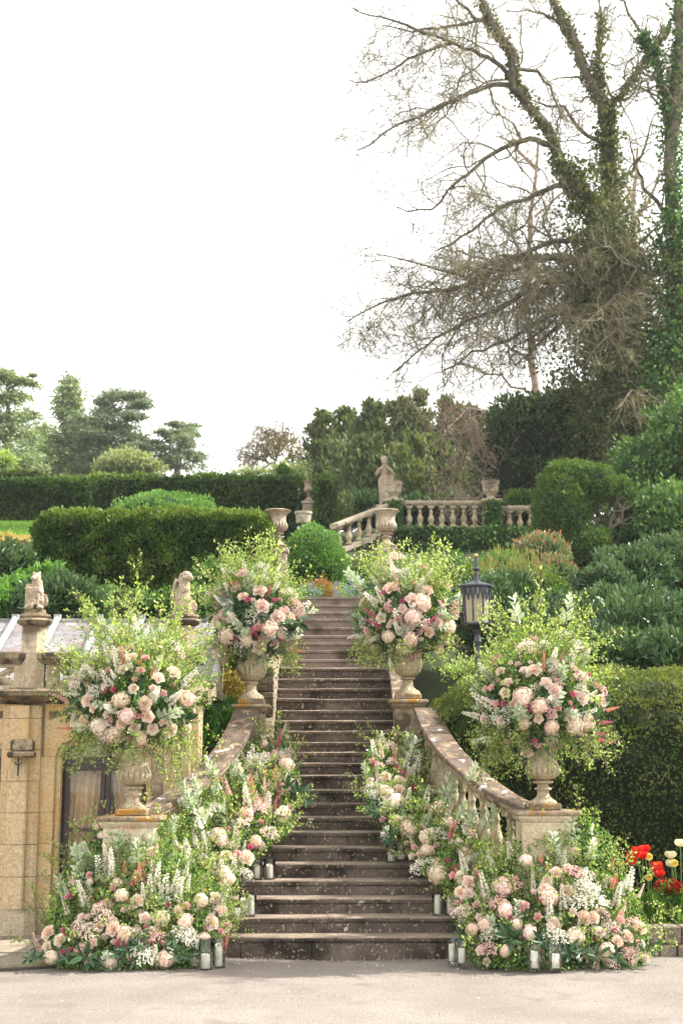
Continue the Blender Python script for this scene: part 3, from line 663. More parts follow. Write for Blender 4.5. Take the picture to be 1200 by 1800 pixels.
# sunk spandrel triangles beside each arch head
for px0, px1 in ((82,122),(-8,18)):
    x0, x1 = bx(px0), bx(px1); z1 = bz(1250); z0 = bz(1262)
    put('spandrel_panel', MB().prism([(x0,z0-.02),(x1,z1-.01),(x1,z1),(x0,z1)][::-1] , FY-.012, FY+.01).mesh('spandrel_panel', M['cornice']), ORA)
# buttress
def buttress(px0, px1):
    x0, x1 = bx(px0), bx(px1); zs = [.30]+[.30+.345*i for i in range(1, 7)]+[zc-.12]
    for a, b in zip(zs[:-1], zs[1:]):
        if b > a+.05:
            put('buttress_block', MB().prism_z([(x0-.10,FY-.055),(x0-.075,FY-.085),(x1+.075,FY-.085),(x1+.115,FY-.055),(x1+.115,FY-.003),(x0-.10,FY-.003)], a+.003, b-.003).mesh('buttress_block', M['buttress']), ORA)
            put('buttress_face', MB().prism_z([(x0,FY-.15),(x0+.018,FY-.165),(x1-.018,FY-.165),(x1,FY-.15),(x1,FY-.086),(x0,FY-.086)], a+.003, b-.003).mesh('buttress_face', M['buttress']), ORA)
    put('buttress_base', MB().prism_z([(x0-.12,FY-.12),(x0-.03,FY-.20),(x1+.03,FY-.20),(x1+.14,FY-.12),(x1+.14,FY-.052),(x0-.12,FY-.052)], 0, .30).mesh('buttress_base', M['ashlar_grey']), ORA)
buttress(18, 52); buttress(304, 336)
# corbel with iron bracket
cb = U(40, 1316, FY-.20)
put('corbel', MB().box(cb.x-.11, cb.x+.13, FY-.34, FY-.166, cb.z-.03, cb.z+.10, bev=.02).box(cb.x-.14, cb.x+.15, FY-.36, FY-.166, cb.z-.10, cb.z-.032, bev=.02).mesh('corbel', M['cornice']), ORA)
put('iron_bracket', MB().tube([(cb.x-.02,FY-.29,cb.z-.10),(cb.x-.02,FY-.29,cb.z-.30)], .010, 6).tube([(cb.x-.06,FY-.29,cb.z-.15),(cb.x-.02,FY-.30,cb.z-.19),(cb.x+.02,FY-.29,cb.z-.15)], .008, 6).mesh('iron_bracket', M['iron']), ORA)
# cornice, parapet
put('cornice', MB().prism_x([(FY-.02,zc-.10),(FY-.10,zc-.06),(FY-.26,zc-.015),(FY-.27,zc+.035),(FY-.18,zc+.075),(FY+.3,zc+.075),(FY+.3,zc-.10)], xl, xr+.12).mesh('cornice', M['cornice']), ORA)
zr = bz(1146); PYc = FY+.02
put('parapet_rail', MB().prism_x([(PYc-.08,zr-.14),(PYc-.13,zr-.08),(PYc-.13,zr-.02),(PYc-.06,zr),(PYc+.14,zr),(PYc+.14,zr-.14)], xl, xr+.05).mesh('parapet_rail', M['cornice']), ORA)
pz0, pz1 = zc+.075, zr-.14
def tracery(x0, x1):
    o = put('parapet_panel', MB().box(x0, x0+.13, PYc-.05, PYc+.09, pz0, pz1).box(x1-.13, x1, PYc-.05, PYc+.09, pz0, pz1)
        .box(x0+.13, x1-.13, PYc-.045, PYc+.085, pz0, pz0+.035).box(x0+.13, x1-.13, PYc-.045, PYc+.085, pz1-.035, pz1).mesh('parapet_panel', M['ashlar_grey']), ORA)
    n = max(1, round((x1-x0-.26)/.42)); w = (x1-x0-.26)/n; H = pz1-pz0-.07
    for i in range(n):
        c = x0+.13+w*(i+.5); mb = MB(); zz = pz0+.035
        for s in (-1, 1):
            mb.tube([(c-s*w/2, PYc+.015+.004*s, zz), (c-s*w*.12, PYc+.015+.004*s, zz+H*.42), (c+s*w*.12, PYc+.015+.004*s, zz+H*.58), (c+s*w/2, PYc+.015+.004*s, zz+H)], [.042,.034,.034,.042], 4)
            for q in (-1, 1): mb.tube([(c+s*w*.30, PYc+.02, zz+H/2+q*H*.27), (c+s*w*.36, PYc+.02, zz+H/2+q*H*.06)], [.03,.014], 5)
        if i: mb.box(c-w/2-.035, c-w/2+.035, PYc-.04, PYc+.08, zz, zz+H)
        put('tracery', mb.mesh('tracery', M['ashlar_grey']), ORA)
tracery(bx(75), bx(300)); tracery(bx(-140), bx(38)); 
# octagonal finial piers
def octp(r): return [(r*math.cos(math.pi/8+i*math.pi/4), r*math.sin(math.pi/8+i*math.pi/4)) for i in range(8)]
def finial_pier(px):
    x = bx(px, 1180); zt = bz(1092)
    def ring(r, z0, z1, name, m):
        put(name, MB().prism_z([(x+a, PYc+b) for a, b in octp(r)], z0, z1).mesh(name, M[m]), ORA)
    ring(.145, zc+.076, zr-.02, 'pier_shaft', 'ashlar_grey'); ring(.143, zr-.018, zt-.06, 'pier_shaft', 'ashlar_grey')
    mb = MB(); mb.lathe([(.14,zt-.06),(.19,zt-.03),(.205,zt),(.19,zt+.02),(.165,zt+.03),(.18,zt+.05),(.175,zt+.075),(.125,zt+.09),(.12,zt+.13)], 16, (x, PYc, 0)); put('pier_cap', edge_smooth(mb.mesh('pier_cap', M['cornice']), 40), ORA)
    return Vector((x, PYc, zt+.13))
f1 = finial_pier(58); f2 = finial_pier(320)
s = MB(); x, y, z = f1    # seated heraldic beast holding a shield
s.blob((x+.01,y+.03,z+.11), (.10,.10,.13), 12); s.tube([(x,y,z+.10),(x+.01,y,z+.24),(x+.01,y-.01,z+.34)], [.095,.075,.06], 12)
s.blob((x,y-.02,z+.37), (.055,.065,.06), 12); s.blob((x-.02,y-.08,z+.355), (.032,.04,.028), 10); s.blob((x-.035,y,z+.425), (.016,.016,.025), 8); s.blob((x+.035,y,z+.425), (.016,.016,.025), 8)
s.box(x-.10,x+.06,y-.12,y-.09,z+.05,z+.25); s.tube([(x-.05,y-.10,z+.04),(x-.02,y-.10,z+.0)], [.07,.03], 8)
s.tube([(x-.06,y-.02,z+.26),(x-.085,y-.10,z+.27)], [.035,.025], 8); s.tube([(x+.06,y-.02,z+.22),(x+.06,y-.10,z+.18)], [.04,.03], 8)
s.tube([(x+.09,y+.04,z+.05),(x+.12,y+.02,z+.10),(x+.11,y,z+.18)], [.03,.025,.015], 8); s.blob((x-.07,y-.09,z+.02), (.05,.07,.03), 8); s.blob((x+.07,y-.09,z+.02), (.045,.07,.03), 8)
remeshed('beast_finial', s, M['statue'], .009, None, label='crumbling stone beast holding a shield on the left roof pier', cat='statue', group='stone beasts on the roof piers')
s = MB(); x, y, z = f2; z -= .02; k = 1.15   # seated winged beast with bowed head
s.tube([(x,y,z),(x,y,z+.12),(x+.0,y,z+.26),(x+.01,y,z+.36)], [.115,.095,.075,.06], 14)
s.blob((x+.03,y-.03,z+.41), (.07,.07,.06), 12); s.tube([(x+.05,y-.05,z+.415),(x+.11,y-.07,z+.36)], [.045,.022], 10); s.tube([(x,y+.01,z+.43),(x-.04,y+.03,z+.34)], [.05,.05], 10)
for q in (-.05,-.015,.02,.055): s.tube([(x+q,y-.10,z),(x+q*.9,y-.095,z+.14),(x+q*.6,y-.06,z+.27)], [.024,.022,.012], 7)
s.blob((x+.02,y-.08,z+.25), (.06,.04,.05), 10); s.tube([(x+.11,y,z+.02),(x+.13,y+.01,z+.08),(x+.10,y+.02,z+.14)], [.04,.035,.015], 8)
for wgt in range(5): s.tube([(x-.075-.012*wgt,y+.04,z+.38-.035*wgt),(x-.115-.006*wgt,y+.07,z+.27-.02*wgt),(x-.10,y+.06,z+.12-.015*wgt)], [.014,.026,.012], 7)
s.blob((x-.11,y+.05,z+.29), (.024,.035,.11), 10, rot=(0,.12,0))
remeshed('beast_finial', s, M['statue'], .009, None, label='seated winged stone beast with bowed head on the right roof pier', cat='statue', group='stone beasts on the roof piers')
# lead roof
ry0, rz0 = 16.75, zr-.30; ry1 = 18.5; rz1 = U(150, 1092, ry1).z; rxr = bx(355)+.12
def rp(x0, x1, mb, lift=0, th=.02):
    mb.prism_x([(ry0,rz0+lift-th),(ry1,rz1+lift-th),(ry1,rz1+lift),(ry0,rz0+lift)], x0, x1)
step_px = .545; xs_ = [rxr - .04 - step_px*i for i in range(15)]
for i in range(14):
    mb = MB(); rp(xs_[i+1]+.002, xs_[i]-.002, mb, random.uniform(0,.004)); put('lead_panel', mb.mesh('lead_panel', M['lead']), ORA)
for xx in xs_:
    mb = MB(); mb.tube([(xx, ry0-.01, rz0+.03), (xx, ry1-.03, rz1+.03)], .042, 8); mb.box(xx-.042, xx+.042, ry1-.06, ry1+.02, rz1+.0, rz1+.085)
    put('batten_roll', edge_smooth(mb.mesh('batten_roll', M['lead_roll'])), ORA)
put('ridge_flashing', MB().box(-9, rxr+.03, ry1-.045, ry1+.12, rz1-.03, rz1+.028, bev=.008).mesh('ridge_flashing', M['lead']), ORA)
put('gable_wall', MB().prism_x([(FY+.31,zc),(18.6,zc),(18.6,rz1-.03),(ry1,rz1-.03),(ry0,rz0-.03)], rxr-.2, rxr-.02).mesh('gable_wall', M['ashlar_grey']), ORA)
put('gutter_floor', MB().box(-9, rxr-.02, FY+.3, ry0+.02, rz0-.06, rz0-.03).mesh('gutter_floor', M['lead']), ORA)
# glazed double door
DY = FY+.17
def door(a, b, full=True):
    fr = MB(); w = .035
    ap = arch_pts(a+.05, b-.05, zspr, ztop-.04)
    fr.box(a+.045, a+.045+w, DY, DY+.09, 0, zspr).box(b-.045-w, b-.045, DY, DY+.09, 0, zspr)
    zt = bz(1338)
    fr.box(a+.045+w, b-.045-w, DY+.003, DY+.087, zt-.035, zt+.04)
    inn = arch_pts(a+.05+w, b-.05-w, zspr+.001, ztop-.04-w)
    V = [(x, DY, z) for x, z in ap]+[(x, DY, z) for x, z in inn]+[(x, DY+.09, z) for x, z in ap]+[(x, DY+.09, z) for x, z in inn]; n = len(ap); F = []
    for i in range(n-1): F += [(i, i+1, n+i+1, n+i), (2*n+i+1, 2*n+i, 3*n+i, 3*n+i+1), (i+1, i, 2*n+i, 2*n+i+1), (n+i, n+i+1, 3*n+i+1, 3*n+i)]
    fr.add(V, F)
    fo = put('door_frame', fr.mesh('door_frame', M['wood']), ORA)
    c = (a+b)/2
    put('fanlight', MB().prism([(x, z) for x, z in inn][::-1], DY+.04, DY+.046).mesh('fanlight', M['glass']), ORA)
    for x0, x1 in ((a+.083, c-.004), (c+.004, b-.083)):
        d = MB(); zz = zt-.038; zm = bz(1460)
        d.box(x0, x0+.052, DY+.012, DY+.06, .04, zz).box(x1-.052, x1, DY+.012, DY+.06, .04, zz).box(x0+.052, x1-.052, DY+.014, DY+.058, zz-.07, zz).box(x0+.052, x1-.052, DY+.014, DY+.058, .04, .22).box(x0+.052, x1-.052, DY+.014, DY+.058, zm-.02, zm+.02)
        lf = put('door_leaf', d.mesh('door_leaf', M['wood']), ORA)
        put('pane', MB().box(x0+.053, x1-.053, DY+.033, DY+.038, zm+.021, zz-.071).mesh('pane', M['glass']), lf)
        put('pane', MB().box(x0+.053, x1-.053, DY+.033, DY+.038, .221, zm-.021).mesh('pane', M['glass']), lf)
        if x0 < c-.1:
            h = Vector((x1-.026, DY, zm)); put('handle', MB().box(h.x-.014,h.x+.014,DY+.0,DY+.011,h.z-.13,h.z+.06).tube([(h.x,DY,h.z+.01),(h.x,DY-.05,h.z+.01),(h.x-.09,DY-.05,h.z+.015)], .009, 6).mesh('handle', M['brass']), lf)
door(dl, dr); door(ld_l, ld_r)
# dark room with gathered curtains
put('room_back', MB().box(xl, xr-.31, 18.4, 18.5, 0, 3).box(xl, xr-.31, FY+.3, 18.5, -.02, .0).box(xr-.34, xr-.31, FY+.3, 18.4, 0, 3).mesh('room_back', M['room']), ORA)
def curtain(x0, x1, z0, z1, y, tie=.5):
    n = 40; V = []; F = []; m = 12
    for j in range(m+1):
        t = j/m; z = z1+(z0-z1)*t; pin = 1-tie*math.exp(-((t-.55)/.22)**2)
        for i in range(n+1):
            u = i/n; V.append((x0+(x1-x0)*u*pin, y+.03*math.sin(u*38)*(1+.3*math.sin(9*u)), z))
    for j in range(m):
        for i in range(n): a = j*(n+1)+i; F.append((a, a+1, a+n+2, a+n+1))
    me = MB().add(V, F).mesh('curtain', M['curtain']); edge_smooth(me, 80); put('curtain', me, ORA)
curtain(dl+.09, dl+.50, .05, zspr+.1, DY+.16, .22); curtain(dr-.10, dr-.50, .05, zspr+.1, DY+.16, .30)
curtain(ld_r-.1, ld_r-.5, .05, zspr+.1, DY+.28, .35)

# ------------------------------------------------------------------ rough stone walls
def rubble_wall(o, x0, x1, y0, y1, z0, z1, h=.13, mat='rubble', axis='x'):
    put('mortar_core', MB().box(x0+.02, x1-.02, y0+.02, y1-.02, z0, z1-.015).mesh('mortar_core', M['mortar']), o)
    z = z0
    while z < z1-.03:
        hh = min(h*random.uniform(.75, 1.2), z1-z); 
        if z1-(z+hh) < .04: hh = z1-z
        x = x0
        while x < x1-.01:
            w = random.uniform(.16, .36); xe = min(x+w, x1)
            if x1-xe < .08: xe = x1
            me = MB().box(x+.008, xe-.008, y0+random.uniform(-.02,.012), y1, z+.006, z+hh-.006, bev=.009).mesh('rubble_stone', M[mat])
            put('rubble_stone', me, o); x = xe
        z += hh
w = empty('rubble_wall', (-1.2, 18.0, 0), label='dark rough stone wall behind the left fluted urn', cat='wall')
a = U(352, 1200, 18.2); b = U(482, 1200, 18.2); rubble_wall(w, a.x, b.x, 18.2, 18.5, U(400,1340,18.2).z, U(400,1172,18.2).z, .10)
w = empty('low_stone_wall', (3.6, 14.6, 0), label='low rough stone retaining wall of the tulip bed at the right', cat='wall')
a = U(1085, 1630, 14.45); rubble_wall(w, a.x, 6.2, 14.45, 14.7, -.02, .30, .13)
put('tulip_bed', MB().box(a.x-.4, 6.2, 14.60, 15.9, -.05, .27).mesh('tulip_bed', M['soil']), kind='structure')

# ------------------------------------------------------------------ lantern on post
lp = U(838, 1098, 16.6); x, y, z = lp
LT = empty('lamp_post', (x, y, 0), label='gothic blue-black lantern with seeded glass on an iron post', cat='lamp')
put('post', MB().lathe([(.07,0),(.07,1.2),(.05,1.25),(.04,1.3),(.035,z-.25),(.05,z-.2),(.03,z-.12)], 12, (x,y,0)).mesh('post', M['iron']), LT)
put('bracket_ring', MB().lathe([(.03,-.12),(.06,-.06),(.15,-.02),(.18,0),(.18,.015),(.03,.015)], 8, (x,y,z)).mesh('bracket_ring', M['iron']), LT)
H = .43; r0, r1 = .150, .170
for k in range(8):
    a0 = math.pi/8+k*math.pi/4; a1 = a0+math.pi/4
    put('lantern_bar', MB().tube([(x+r0*math.cos(a0),y+r0*math.sin(a0),z+.016),(x+r1*math.cos(a0),y+r1*math.sin(a0),z+H)], .012, 6).mesh('lantern_bar', M['iron']), LT)
    q = [(r0-.004,.016,a0),(r0-.004,.016,a1),(r1-.004,H,a1),(r1-.004,H,a0)]; qi = [(r0-.010,.016,a0),(r0-.010,.016,a1),(r1-.010,H,a1),(r1-.010,H,a0)]
    V = [(x+r*math.cos(a),y+r*math.sin(a),z+h) for r,h,a in q+qi]
    put('lantern_pane', MB().add(V, [(0,1,2,3),(7,6,5,4),(0,4,5,1),(1,5,6,2),(2,6,7,3),(3,7,4,0)]).mesh('lantern_pane', M['lantern_glass']), LT)
    # gothic tracery plate at the head of each pane
    mb = MB()
    for u0, u1 in ((.06,.5),(.5,.94)):
        pts = []
        for t in np.linspace(0, 1, 7):
            u = u0+(u1-u0)*t; hz = H*(.66+.27*(1-abs(2*t-1))**.8); rr = r0+(r1-r0)*hz/H+.003
            A = np.array([math.cos(a0),math.sin(a0)])*(1-u)+np.array([math.cos(a1),math.sin(a1)])*u; pts.append((x+rr*A[0], y+rr*A[1], z+hz))
        mb.tube(pts, .009, 5)
        for i in range(6):
            p0, p1 = pts[i], pts[i+1]; top = z+H
            if p0[2] > z+H*.80 or p1[2] > z+H*.80: mb.add([p0, p1, (p1[0],p1[1],top), (p0[0],p0[1],top)], [(0,1,2,3)])
    put('lantern_tracery', mb.mesh('lantern_tracery', M['iron']), LT)
put('lantern_roof', MB().lathe([(.19,H),(.215,H+.008),(.215,H+.026),(.19,H+.036),(.09,H+.066),(.03,H+.09),(.022,H+.2),(.045,H+.22),(.045,H+.235),(.022,H+.25),(.018,H+.36),(.01,H+.37)], 8, (x,y,z)).mesh('lantern_roof', M['iron']), LT)
put('finial_ball', MB().blob((x,y,z+H+.385), .024, 10).mesh('finial_ball', M['brass']), LT)
put('lantern_scroll', MB().tube([(x-.17,y,z+H),(x-.20,y,z+H*.5),(x-.17,y,z+.02)], .006, 5).tube([(x+.17,y,z+H),(x+.20,y,z+H*.5),(x+.17,y,z+.02)], .006, 5).mesh('lantern_scroll', M['iron']), LT)
gp = U(591, 1049, 25.4)
o = empty('marker_post', (gp.x, gp.y, gp.z), label='small weathered grey post at the head of the steps', cat='post')
put('post_shaft', MB().prism([(gp.x-.05,TOPZ-.02),(gp.x+.05,TOPZ-.02),(gp.x+.05,gp.z+.25),(gp.x,gp.z+.29),(gp.x-.05,gp.z+.25)], gp.y-.03, gp.y+.03).mesh('post_shaft', M['grey_post']), o)
put('post_plate', MB().box(gp.x-.02,gp.x+.02,gp.y-.036,gp.y-.031,gp.z+.13,gp.z+.18).mesh('post_plate', M['brass']), o)
# ================================================================== VEGETATION
def rbox_points(n, half, rad, back=.35, bottom=False):
    """random points and normals on a rounded box centred at the origin"""
    hx, hy, hz = half
    faces = [((0,0,1), hx*hy), ((0,-1,0), hx*hz), ((0,1,0), hx*hz*back), ((1,0,0), hy*hz), ((-1,0,0), hy*hz)]
    if bottom: faces.append(((0,0,-1), hx*hy))
    w = np.array([f[1] for f in faces]); w /= w.sum(); ch = rng.choice(len(faces), n, p=w); nrm = np.array([f[0] for f in faces], float)[ch]
    P = rng.uniform(-1, 1, (n, 3))*half
    for ax in range(3):
        m = nrm[:, ax] != 0; P[m, ax] = nrm[m, ax]*half[ax]
    inner = np.clip(P, -(np.array(half)-rad), np.array(half)-rad); d = P-inner; N = unit(d); return inner+N*rad, N
def grid_rbox(half, rad, res=.25):
    m = MB(); V = []; F = []
    def face(o, u, v, nu, nv):
        base = len(V)
        for j in range(nv+1):
            for i in range(nu+1): V.append(o + u*(2*i/nu-1) + v*(2*j/nv-1))
        for j in range(nv):
            for i in range(nu): a = base+j*(nu+1)+i; F.append((a, a+1, a+nu+2, a+nu+1))
    h = np.array(half); q = lambda a: max(2, int(2*a/res))
    e = np.eye(3)
    for ax in range(3):
        for s in (-1, 1):
            u, v = (ax+1) % 3, (ax+2) % 3
            U_, V_ = e[u]*h[u], e[v]*h[v]
            if s < 0: U_ = -U_
            face(e[ax]*h[ax]*s, U_, V_, q(h[u]), q(h[v]))
    V = np.array(V); inner = np.clip(V, -(h-rad), h-rad); V = inner + unit(V-inner)*rad; return V, F
def rotz(P, a):
    c, s = math.cos(a), math.sin(a); return P @ np.array([[c, s, 0], [-s, c, 0], [0, 0, 1]])
def hedge(name, c, half, rad, n, leaf, mat, label, cat='hedge', core='yew_core', disp=.06, nscale=.8, rz=0, group=None, up=.35, sd=1, ratio=.5, kind='diamond', bend=None, warp=None, fuzz=1.0):
    c = np.array(c, float); o = empty(name, (c[0], c[1], c[2]-half[2]), label=label, cat=cat, group=group)
    P, N = rbox_points(n, half, rad); d = noise3(P, nscale, sd)*disp
    P = P + N*(d + rng.normal(0, leaf*.35*fuzz, n) - leaf*.3)[:, None]; D = N*.7 + rng.normal(size=(n, 3))*.6 + np.array([0, 0, up])
    t = np.clip(.45 + .22*d/max(disp, 1e-3) + rng.normal(0, .2, n) + .30*(N[:, 2] > .6), 0, 1)  # upward faces tinted lighter: new growth, plus sunlight put into the colour
    V, F = grid_rbox(half, rad); cn = unit(V/np.array(half)); V = V*(1-np.array([.035, .035, .035])) - cn*min(.09, disp+leaf*.8)
    Vd = noise3(V, nscale, sd)*disp; V = V + cn*Vd[:, None]
    if warp: P = warp(P); V = warp(V)
    P = rotz(P, rz)+c; D = rotz(D, rz); V = rotz(V, rz)+c
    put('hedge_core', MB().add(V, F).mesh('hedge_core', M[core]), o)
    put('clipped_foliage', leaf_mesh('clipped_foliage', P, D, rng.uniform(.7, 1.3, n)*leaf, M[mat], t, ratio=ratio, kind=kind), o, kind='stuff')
    return o
def blobs_points(n, blobs, shell=.35, sd=1, disp=.12):
    w = np.array([(b[3]*b[4]+b[3]*b[5]+b[4]*b[5]) for b in blobs]); w = w/w.sum(); ch = rng.choice(len(blobs), n, p=w)
    B = np.array(blobs); D = unit(rng.normal(size=(n, 3))); r = 1-shell*rng.random(n)**1.5
    P = B[ch, :3] + D*B[ch, 3:6]*r[:, None]; P += D*(noise3(P, 1.6/np.mean(B[:, 3]), sd)*disp*np.mean(B[:, 3]))[:, None]
    return P, D, r
def bush(name, blobs, n, leaf, mat, label, cat='shrub', core='core_green', group=None, shell=.3, disp=.12, up=.4, ratio=.45, kind='diamond', sd=1, cores=.84, droop=0, sprawl=0, tmul=1, under=True, base=None, corename='shaded_core', fol='foliage'):
    blobs = [tuple(b) if len(b) == 6 else (*b[:3], b[3], b[3], b[3]) for b in blobs]
    B = np.array(blobs); b0 = base or (B[0, 0], B[0, 1], B[:, 2].min()-B[:, 5].max()*.5); o = empty(name, b0, label=label, cat=cat, group=group)
    P, D, r = blobs_points(n, blobs, shell, sd, disp)
    L = D*.7 + rng.normal(size=(n, 3))*.6 + np.array([0, 0, up])
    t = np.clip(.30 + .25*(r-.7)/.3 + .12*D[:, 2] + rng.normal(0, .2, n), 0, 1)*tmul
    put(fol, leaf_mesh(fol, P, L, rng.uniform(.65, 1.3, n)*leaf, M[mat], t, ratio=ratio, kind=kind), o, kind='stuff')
    if core:
        mb = MB()
        for b in blobs: mb.blob(b[:3], np.array(b[3:6])*cores, 12)
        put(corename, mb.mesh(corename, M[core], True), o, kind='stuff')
    return o
def span(px0, px1, py0, py1, Y):
    """centre and half size (x,z) of a pixel box at depth Y"""
    a = U((px0+px1)/2, py0, Y); b = U((px0+px1)/2, py1, Y); l = U(px0, (py0+py1)/2, Y); r = U(px1, (py0+py1)/2, Y)
    return (l.x+r.x)/2, (a.z+b.z)/2, (r.x-l.x)/2, (a.z-b.z)/2

# --- right clipped yew hedge (rounded shoulder, bare sunny top)
cx, cz, hx, hz = span(738, 1330, 1178, 1540, 16.9)
zt = U(900, 1185, 17.6).z
hedge('clipped_yew_hedge', (U(742,1300,16.3).x+3.2, 17.55, zt/2), (3.2, 1.45, zt/2), 1.2, 76000, .045, 'hedge_side', 'large smooth clipped yew hedge behind the right balustrade and the lantern post', disp=.045, nscale=1.8, rz=-.03, up=.25)
# --- left: long rounded hedge and far hedge blocks
cx, cz, hx, hz = span(58, 478, 899, 1085, 24.5)
hedge('long_yew_hedge', (cx, 25.0, cz), (hx, .75, hz), .40, 54000, .066, 'yew', 'long thick yew hedge with rounded ends above the orangery roof', disp=.055, nscale=2.6, sd=3, up=.6)
def far_hedge(px0, px1, py0, py1, Y, dy, label, rz=0, n=15000, mat='hedge_side', rad=.12):
    cx, cz, hx, hz = span(px0, px1, py0, py1, Y)
    hedge('far_yew_hedge', (cx, Y+dy, cz-.3), (hx, dy, hz+.3), rad, int(n*.75), .125, mat, label, disp=.05, nscale=.5, rz=rz, sd=abs(int(px0))+7, group='square clipped yew hedges on the far lawn')
far_hedge(160, 532, 836, 925, 44, 1.1, 'long square yew hedge behind the bright green mound', n=26000, mat='yew')
far_hedge(-40, 160, 840, 925, 47, .8, 'dark square hedge at the edge of the lawn, far left', n=16000, mat='yew')
far_hedge(95, 165, 838, 880, 51, .6, 'sunlit hedge face beyond the dark corner hedge at left', n=7000)
far_hedge(-60, 68, 827, 850, 54, .9, 'most distant hedge top below the left conifers', n=7000)
far_hedge(554, 588, 836, 925, 43, 1.3, 'narrow hedge pier right of the distant urn', n=6000, mat='yew')
cx, cz, hx, hz = span(485, 508, 820, 842, 46); bush('clipped_ball', [(cx, 46, cz, hx*.7, .4, hz*1.3), (cx+hx*.9, 46, cz-.1, hx*.5, .35, hz*1.0)], 1500, .09, 'yew', 'small dark topiary tip peeping above the far hedge', group=None)
# --- bright mound & round bush
cx, cz, hx, hz = span(190, 430, 852, 950, 34)
bush('green_mound', [(cx-.4, 34, cz-.25, hx*.72, 1.3, hz*1.05), (cx+.5, 34.2, cz-.55, hx*.85, 1.3, hz*.75), (cx+.1,34,cz-.3,hx*.7,1.3,hz*.9)], 24000, .075, 'brightbox', 'low bright green domed shrub between the two yew hedges', shell=.12, disp=.06, cores=.93, up=.8)
cx, cz, hx, hz = span(496, 606, 914, 1040, 27.5)
bush('round_green_bush', [(cx, 27.7, cz-.05, hx*.98, .8, hz*.95), (cx-.12, 27.6, cz-.25, hx*.95, .8, hz*.7), (cx+.12,27.7,cz-.2,hx*.9,.8,hz*.75)], 26000, .05, 'brightbox', 'rounded vivid green bush straight above the top of the steps', shell=.13, disp=.07, cores=.92, up=.4)
cx, cz, hx, hz = span(575, 700, 985, 1050, 29)
bush('dark_shrub', [(cx, 29.5, cz, hx, .8, hz*1.1)], 5000, .06, 'yew', 'dark shaded shrub between the round bush and the right urn pier', shell=.3)
cx, cz, hx, hz = span(505, 600, 985, 1045, 29)
bush('dark_shrub', [(cx-.1, 29.2, cz, hx, .6, hz*1.0)], 4000, .06, 'yew', 'dark shrub filling the shade beneath the round green bush', shell=.3)
c = U(592, 995, 28.2); bush('yellow_shrub', [(c.x, c.y, c.z, .20, .3, .28)], 1600, .05, 'goldhedge', 'small yellow-green shrub tucked beside the round bush', core=None, shell=.9)
# --- flower beds at the head of the steps
def clump(name, px0, px1, py0, py1, Y, n, leaf, mat, label, cat='plant', flower=None, nf=0, fs=.03, core=None, group=None, dy=.35, kind='diamond', ratio=.4, up=1.0, shell=.9, disp=.2, fn='blossom'):
    cx, cz, hx, hz = span(px0, px1, py0, py1, Y)
    k = max(1, int(hx/hz)); bl = [(cx+hx*(2*(i+.5)/k-1), Y, cz-hz*.2, hx/k*1.15, dy, hz*random.uniform(.95,1.2)) for i in range(k)]
    o = bush(name, bl, n, leaf, mat, label, cat=cat, core=core, group=group, shell=shell, kind=kind, ratio=ratio, up=up, disp=disp, cores=.75)
    if nf:
        P, D, r = blobs_points(nf, [b for b in bl], .12, 2, .2); D[:, 1] -= .3; D[:, 2] += .4
        put(fn, leaf_mesh(fn, P, D+rng.normal(size=(nf,3))*.6, rng.uniform(.7,1.4,nf)*fs, M[flower], ratio=.85, kind='hex'), o, kind='stuff')
    return o
clump('blue_flower_clump', 523, 562, 1030, 1052, 25.3, 1500, .035, 'green', 'patch of small blue flowers left of the grey post', flower='p_blue', nf=260, fs=.028, cat='flowers')
clump('blue_flower_clump', 608, 655, 1022, 1052, 25.5, 1800, .035, 'green', 'patch of small blue flowers right of the grey post', flower='p_blue', nf=420, fs=.03, cat='flowers')
clump('heather_clump', 538, 585, 1022, 1050, 25.9, 1800, .03, 'green', 'rust and green heather clump behind the top step', flower='p_orange', nf=1500, fs=.03, cat='plant')
clump('low_green_clump', 570, 612, 1026, 1052, 26.1, 1800, .035, 'lime', 'fresh green clump behind the grey post', cat='plant')
# --- left bank: laurels, golden hedge, ground greens
def bank(name, blobs_px, n, leaf, mat, label, cat='shrub', core='core_green', **k):
    bl = []
    for (px, py, Y, rx, rz) in blobs_px:
        p = U(px, py, Y); s = Y/FPX; bl.append((p.x, p.y, p.z, rx*s, max(rx, rz)*s*.8, rz*s))
    return bush(name, bl, n, leaf, mat, label, cat=cat, core=core, **k)
bank('laurel_bush', [(105,1060,19.8,62,48),(150,1075,19.7,40,38),(60,1075,19.6,50,40)], 9000, .105, 'laurel', 'glossy blue-green laurel bush behind the orangery roof at left', kind='hex', ratio=.34, up=.7, shell=.22, cores=.88)
bank('laurel_bush', [(15,1010,21.5,48,52),(-30,1000,21.5,50,50)], 5000, .11, 'laurel', 'dark laurel bush at the far left edge above the roof', kind='hex', ratio=.36, up=.6, shell=.25, cores=.86)
bank('leafy_shrub', [(30,1045,20.4,40,32),(85,1025,20.9,40,30),(-10,1075,19.6,50,45)], 5500, .085, 'laurel_light', 'bright light-green leafy shrub among the laurels at far left', kind='hex', ratio=.42, shell=.3, cores=.85)
bank('leafy_shrub', [(250,1072,21.2,70,24),(180,1065,21.2,60,26),(325,1075,21.2,60,26)], 7000, .075, 'ivy', 'low dark greenery at the foot of the long yew hedge', kind='hex', ratio=.5, shell=.3, cores=.85)
bank('leafy_shrub', [(395,1040,22,60,60),(360,1080,21.2,60,50),(425,1090,21,50,60)], 7000, .075, 'ivy', 'dark ivy-like greenery behind the upper left flowers', kind='hex', ratio=.5, shell=.3, cores=.85)
